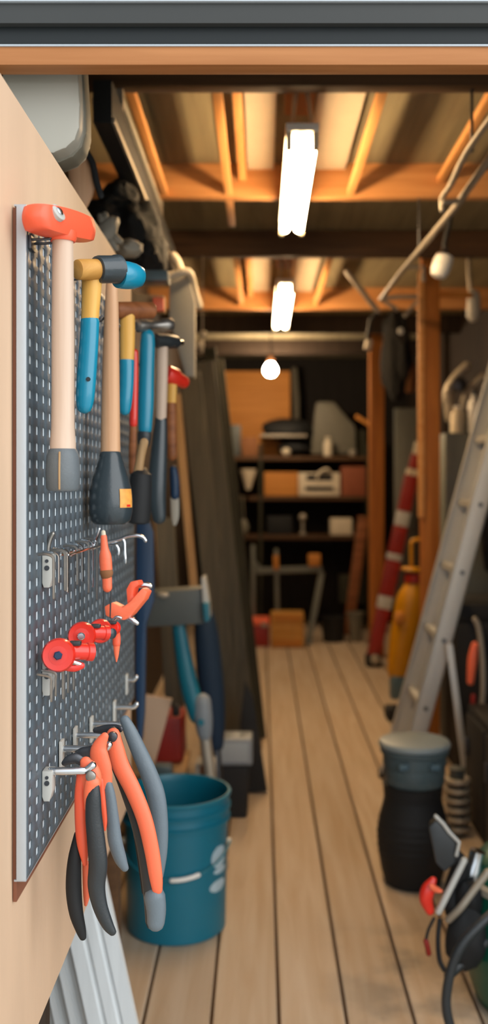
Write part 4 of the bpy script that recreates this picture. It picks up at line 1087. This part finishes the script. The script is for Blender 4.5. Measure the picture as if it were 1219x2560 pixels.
# ================================================================== lamps
def tube_lamp(y0, y1, xc, zl, label):
    t = thing('ceiling_tube_lamp', label, 'lamp', (xc, (y0 + y1) / 2, zl), 'tube lamps down the middle of the ceiling')
    mb = MB(); mb.box((xc, (y0 + y1) / 2, zl + .046), (.09, y1 - y0, .022), None, .003); hs = obj('housing', mb, WHITEP, t)
    for s_ in (-1, 1):
        mb = MB(); mb.tube([(xc + s_ * .025, y0 + .05, zl + .012), (xc + s_ * .025, y1 - .03, zl + .012)], .017, 14); obj('tube', mb, TUBE, t)
    for yy in (y0 + .02, y1 - .012):
        for s_ in (-1, 1):
            mb = MB(); mb.box((xc + s_ * .036, yy, zl + .016), (.016, .03, .05), None, .003); obj('end_holder', mb, CREAM, hs)
    for s_ in (-1, 1):
        mb = MB(); mb.tube([(xc + s_ * .028, y0 + .04, zl + .056), (xc + s_ * .012, y0 + .09, ZC - .02)], .006, 8); obj('hanger', mb, GALV, t)
        mb = MB(); mb.tube([(xc + s_ * .028, y1 - .1, zl + .056), (xc + s_ * .012, y1 - .15, ZC - .02)], .006, 8); obj('hanger', mb, GALV, t)
    mb = MB(); mb.box((xc, y0 + .12, ZC - .03), (.085, .28, .05), None, .004); obj('ceiling_box', mb, BROWNB, t)
tube_lamp(2.68, 3.66, .112, 2.225, 'nearer lit twin tube lamp hanging below the rafters')
tube_lamp(4.80, 6.00, .118, 2.232, 'farther lit twin tube lamp hanging below the rafters')
y = 7.7
t = thing('pendant_bulb', 'single glowing round bulb hanging near the back wall', 'lamp', P(676, 945, y))
mb = MB(); mb.lathe([(.0001, -.052), (.03, -.044), (.05, -.015), (.05, .01), (.035, .04), (.018, .058)], P(676, 925, y), (0, 0, 1), 24); obj('bulb', mb, BULB, t)
mb = MB(); mb.lathe([(.022, .055), (.026, .06), (.024, .10), (.01, .115)], P(676, 925, y), (0, 0, 1), 20); obj('socket', mb, BROWNB, t)
mb = MB(); mb.tube([P(676, 925, y) + Vector((0, 0, .11)), Vector((X(676, y), y, ZC))], .005, 8); obj('cord', mb, BLKMAT, t)

# ================================================================== back of the shed: shelving and what stands there
YS = 8.55
def zS(py): return Z(py, YS)
xs0, xs1 = X(560, YS), X(924, YS)
t = thing('shelving_unit', 'dark wooden shelving unit across the back wall', 'shelving', ((xs0 + xs1) / 2, YS + .2, 0))
SHELF = []
for py in (1140, 1240, 1338):
    z_ = zS(py); SHELF.append(z_)
    mb = MB(); mb.box(((xs0 + xs1) / 2, YS + .22, z_ - .02), (xs1 - xs0, .44, .036), None, .003); obj('shelf', mb, DKBEAM, t)
for x_ in (xs0, X(651, YS), xs1):
    for yy in (YS + .02, YS + .42):
        mb = MB(); mb.box((x_, yy, .86), (.05 if x_ in (xs0, xs1) else .03, .04, 1.72 if x_ == xs0 else 1.54), None, .003); obj('upright', mb, OLIVEW, t)
mb = MB(); zq = zS(1140); mb.box((X(632, 8.95), 8.95, (Z(928, 8.95) + zq) / 2), ((725 - 540) * 8.95 / F, .03, Z(928, 8.95) - zq), None, .004); simple('chipboard_sheet', mb, TANB, 'amber chipboard sheet standing on the top back shelf', 'chipboard')
S1, S2, S3 = SHELF
def sbox(px0, px1, py0, zbase, m, name, label, cat, dep=.2, y=YS + .02, bev=.008):
    x0, x1 = X(px0, y), X(px1, y); zt = Z(py0, y)
    mb = MB(); mb.box(((x0 + x1) / 2, y + dep / 2, (zbase + zt) / 2), (x1 - x0, dep, zt - zbase), None, bev)
    return simple(name, mb, m, label, cat)
sbox(572, 601, 1062, S1, DKGREY, 'storage_box', 'dark upright box on the top back shelf, far left', 'box')
sbox(604, 644, 1092, S1, BROWNB, 'storage_box', 'brown card box next to the dark upright box', 'box')
t = thing('helmet', 'dark rounded helmet resting on a pale board on the top shelf', 'helmet', (X(715, YS + .15), YS + .18, zS(1092)))
mb = MB(); mb.blob((X(718, YS + .15), YS + .18, zS(1072)), (.22, .14, .10), .12, 2, 4, 3.); obj('shell', mb, BLKMAT, t)
mb = MB(); mb.box((X(708, YS + .05), YS + .12, zS(1089)), (.40, .2, .022), None, .006); obj('pale_brim', mb, GALV, t)
mb = MB(); mb.blob((X(735, YS + .12), YS + .20, zS(1117)), (.14, .09, .066), .15, 2, 4, 5.); simple('tool_pouch', mb, BLKMAT, 'black pouch under the dark helmet on the top shelf', 'pouch')
t = thing('tarp_heap', 'brown grey folded tarp heaped on the top back shelf', 'tarp', (X(832, YS + .2), YS + .22, S1))
mb = MB(); mb.prism([(X(a, YS + .2), YS + .22, Z(b, YS + .2)) for a, b in [(775, 1136), (785, 1040), (790, 1004), (835, 1004), (855, 1030), (888, 1066), (890, 1136)]], (0, .07, 0), .03); obj('cloth', mb, RIM, t)
jar(X(820, YS), YS + .06, S1, .038, .15, CREAM, 'cream bottle in front of the folded tarp', CREAM, 'bottle')
mb = MB(); mb.blob((X(715, YS), YS + .045, S1 + .036), (.04, .04, .036), .05); simple('ball', mb, CREAM, 'small cream ball on the top back shelf', 'ball')
mb = MB(); mb.lathe([(.02, 0), (.034, .01), (.034, .05), (.02, .06)], (X(883, YS), YS + .06, S1), (0, 0, 1), 20); simple('tin', mb, GALV, 'small grey tin right of the folded tarp', 'tin')
sbox(866, 915, 1075, S1, OLIVEW, 'storage_box', 'dark box behind the small grey tin', 'box', .12, YS + .26)
mb = MB(); mb.tube([(X(735, 8.9), 8.9, Z(925, 8.9)), (X(740, 8.9), 8.9, Z(1000, 8.9)), (X(742, 8.9), 8.9, S1)], [.03, .035, .028], 12); simple('post_stub', mb, GREYW, 'grey pole beside the amber chipboard sheet', 'pole')
mb = MB(); mb.tube([P(*q) for q in cr([(892, 1042, 8.3), (905, 1050, 8.3), (925, 1062, 8.3)], 4)], .018, 10); simple('hanging_hook_handle', mb, TANB, 'amber curved handle beside the far post', 'handle')
# middle shelf
sbox(660, 745, 1180, S2, TANB, 'wooden_box', 'amber wooden box on the middle back shelf', 'box')
t = thing('radio', 'cream framed radio with a dark slot on the middle back shelf', 'radio', (X(798, YS), YS + .1, S2))
x0, x1 = X(746, YS), X(850, YS)
mb = MB(); mb.box(((x0 + x1) / 2, YS + .08, S2 + .10), (x1 - x0, .12, .20), None, .012); r_ = obj('case', mb, CREAM, t)
mb = MB(); mb.box(((x0 + x1) / 2, YS + .018, S2 + .065), (.24, .008, .035), None, .002); obj('slot', mb, BLKMAT, r_)
mb = MB(); mb.box(((x0 + x1) / 2, YS + .018, S2 + .16), (.22, .008, .05), None, .002); obj('dark_window', mb, BLKMAT, r_)
mb = MB(); mb.tube(cr([((x0 + x1) / 2 - .02, YS + .0, S2 + .15), ((x0 + x1) / 2 + .0, YS - .01, S2 + .20), ((x0 + x1) / 2 + .06, YS - .01, S2 + .23), ((x0 + x1) / 2 + .09, YS + .0, S2 + .2)], 4), .012, 10); obj('handle', mb, CREAM, t)
sbox(853, 914, 1166, S2, mat('rust brown card', '8c4a2c', .7, 0, .15), 'storage_box', 'rust brown box at the right of the middle back shelf', 'box')
t = thing('hanging_funnel', 'pale funnel hanging from the left of the back shelving', 'funnel', P(620, 1225, 8.45))
mb = MB(); mb.lathe([(.022, 0), (.03, .03), (.068, .15), (.072, .17), (.06, .172)], P(620, 1224, 8.45), (0, 0, 1), 24); obj('cone', mb, CREAM, t)
# lower shelf
sbox(826, 880, 1296, S3, CREAM, 'carton', 'cream carton on the lowest back shelf', 'carton')
mb = MB(); mb.blob((X(757, YS), YS + .06, S3 + .15), (.036, .036, .036), .03); mb.lathe([(.03, 0), (.034, .01), (.014, .03), (.014, .12)], (X(757, YS), YS + .06, S3), (0, 0, 1), 18); simple('door_knob', mb, GALV, 'pale round knob on a stem, lowest back shelf', 'knob')
sbox(668, 730, 1290, S3, BLKMAT, 'storage_box', 'black box on the lowest back shelf', 'box', .2, YS + .1)
mb = MB(); mb.blob(P(610, 1318, 8.4), (.04, .04, .07), .15, 2, 3, 4.); mb.tube([P(610, 1300, 8.4), P(606, 1240, 8.4)], .006, 8); simple('hanging_pouch', mb, RIM, 'small olive pouch hanging left of the lowest back shelf', 'pouch')
# things standing on the floor at the back
def yb(py): return yfloor(py)
y = 8.1; fz = 0
t = thing('sawhorse', 'grey metal sawhorse with wooden grips in front of the shelving', 'sawhorse', (X(715, y), y, 0))
mb = MB(); mb.bar(P(640, 1427, y), P(805, 1422, y), .05, .05, (0, 1, 0), .006); obj('top_bar', mb, GREYMET, t)
for (a, b, c_) in [((632, 1362), 634, .04), ((690, 1372), 694, .04)]:
    mb = MB(); mb.bar(P(a[0], a[1], y), Vector((X(c_ and b, y), y, .0)), .035, .035, (0, 1, 0), .004); obj('leg', mb, GREYMET, t)
mb = MB(); mb.bar(P(804, 1430, y), Vector((X(770, y - .1), y - .1, .0)), .045, .04, (0, 1, 0), .004); obj('leg', mb, GREYMET, t)
mb = MB(); mb.bar(P(632, 1400, y), P(660, 1430, y), .02, .02, (0, 1, 0), .003); obj('brace', mb, GREYMET, t)
mb = MB(); mb.bar(P(689, 1388, y - .03), P(690, 1424, y - .03), .045, .04, (0, 1, 0), .008); obj('grip', mb, TANB, t)
mb = MB(); mb.box(P(785, 1400, y - .01), (.10, .08, .10), None, .014); obj('grip', mb, TANB, t)
t = thing('wooden_crate', 'amber wooden crate on the floor at the back', 'crate', (X(717, 7.95), 7.95, 0))
mb = MB(); mb.box((X(717, 7.95), 7.93, .135), (.26, .22, .268), None, .01); obj('box', mb, YELX, t)
mb = MB(); mb.box((X(717, 7.95), 7.815, .235), (.22, .012, .05), None, .003); obj('rail', mb, TANB, t)
mb = MB(); mb.box((X(717, 7.95), 7.815, .035), (.22, .012, .05), None, .003); obj('rail', mb, TANB, t)
t = thing('toolbox', 'red metal toolbox beside the amber crate at the back', 'toolbox', (X(647, 8.0), 8.0, 0))
mb = MB(); mb.box((X(646, 8.0), 7.97, .085), (.17, .2, .168), None, .01); obj('body', mb, DRED, t)
mb = MB(); mb.box((X(646, 8.0), 7.97, .195), (.175, .21, .05), None, .012); ld = obj('lid', mb, CORAL, t)
mb = MB(); mb.box((X(660, 8.0), 7.862, .175), (.05, .012, .03), None, .003); obj('clasp', mb, GALV, ld)
mb = MB(); mb.lathe([(.075, 0), (.085, .004), (.10, .20), (.104, .205), (.09, .21), (.08, .02)], (X(833, 8.15), 8.15, 0), (0, 0, 1), 28); simple('tub', mb, BLKMAT, 'black tub on the floor at the back', 'tub')
t = thing('plant_pot', 'tall pale pot beside the black tub at the back', 'pot', (X(888, 8.15), 8.15, 0))
mb = MB(); mb.lathe([(.035, 0), (.045, .004), (.066, .215), (.072, .22), (.072, .24), (.06, .242), (.04, .02)], (X(888, 8.15), 8.15, 0), (0, 0, 1), 24); obj('body', mb, RIM, t)
sbox(850, 910, 1440, .252, OLIVEW, 'storage_box', 'dim olive box stacked behind the pale pot', 'box', .2, YS + .06)
lean('plank', 908, 1290, 868, 8.42, 26, .03, BRNX, 'short reddish plank slanting across the back shelving', 'plank')

# ================================================================== light, camera, view
w = bpy.data.worlds.new('daylight'); scene.world = w; w.use_nodes = True
bg = w.node_tree.nodes['Background']; bg.inputs[0].default_value = (.86, .93, 1, 1); bg.inputs[1].default_value = 1.15
sun = bpy.data.lights.new('sun', 'SUN'); sun.energy = 1.7; sun.angle = math.radians(70); sun.color = (1, .97, .93)
so = bpy.data.objects.new('sun', sun); COL.objects.link(so)
so.rotation_euler = Vector((-1.0, .9, -.55)).to_track_quat('-Z', 'Y').to_euler()

cam = bpy.data.cameras.new('camera'); co = bpy.data.objects.new('camera', cam); COL.objects.link(co)
co.location = (0, 0, H); co.rotation_euler = (math.radians(90), 0, 0)
cam.sensor_fit = 'VERTICAL'; cam.sensor_height = 36; cam.lens = 36 * F / 2560
cam.shift_x = -(CX - 609.5) / 2560; cam.shift_y = (CY - 1280) / 2560
cam.clip_start = .05
cam.dof.use_dof = True; cam.dof.focus_distance = 1.32; cam.dof.aperture_fstop = 3.2
scene.camera = co
scene.view_settings.view_transform = 'Standard'; scene.view_settings.look = 'None'
scene.view_settings.exposure = .4; scene.view_settings.gamma = 1; scene.view_settings.use_curve_mapping = False
scene.cycles.use_denoising = True
scene.cycles.max_bounces = 8
scene.cycles.sample_clamp_indirect = 6
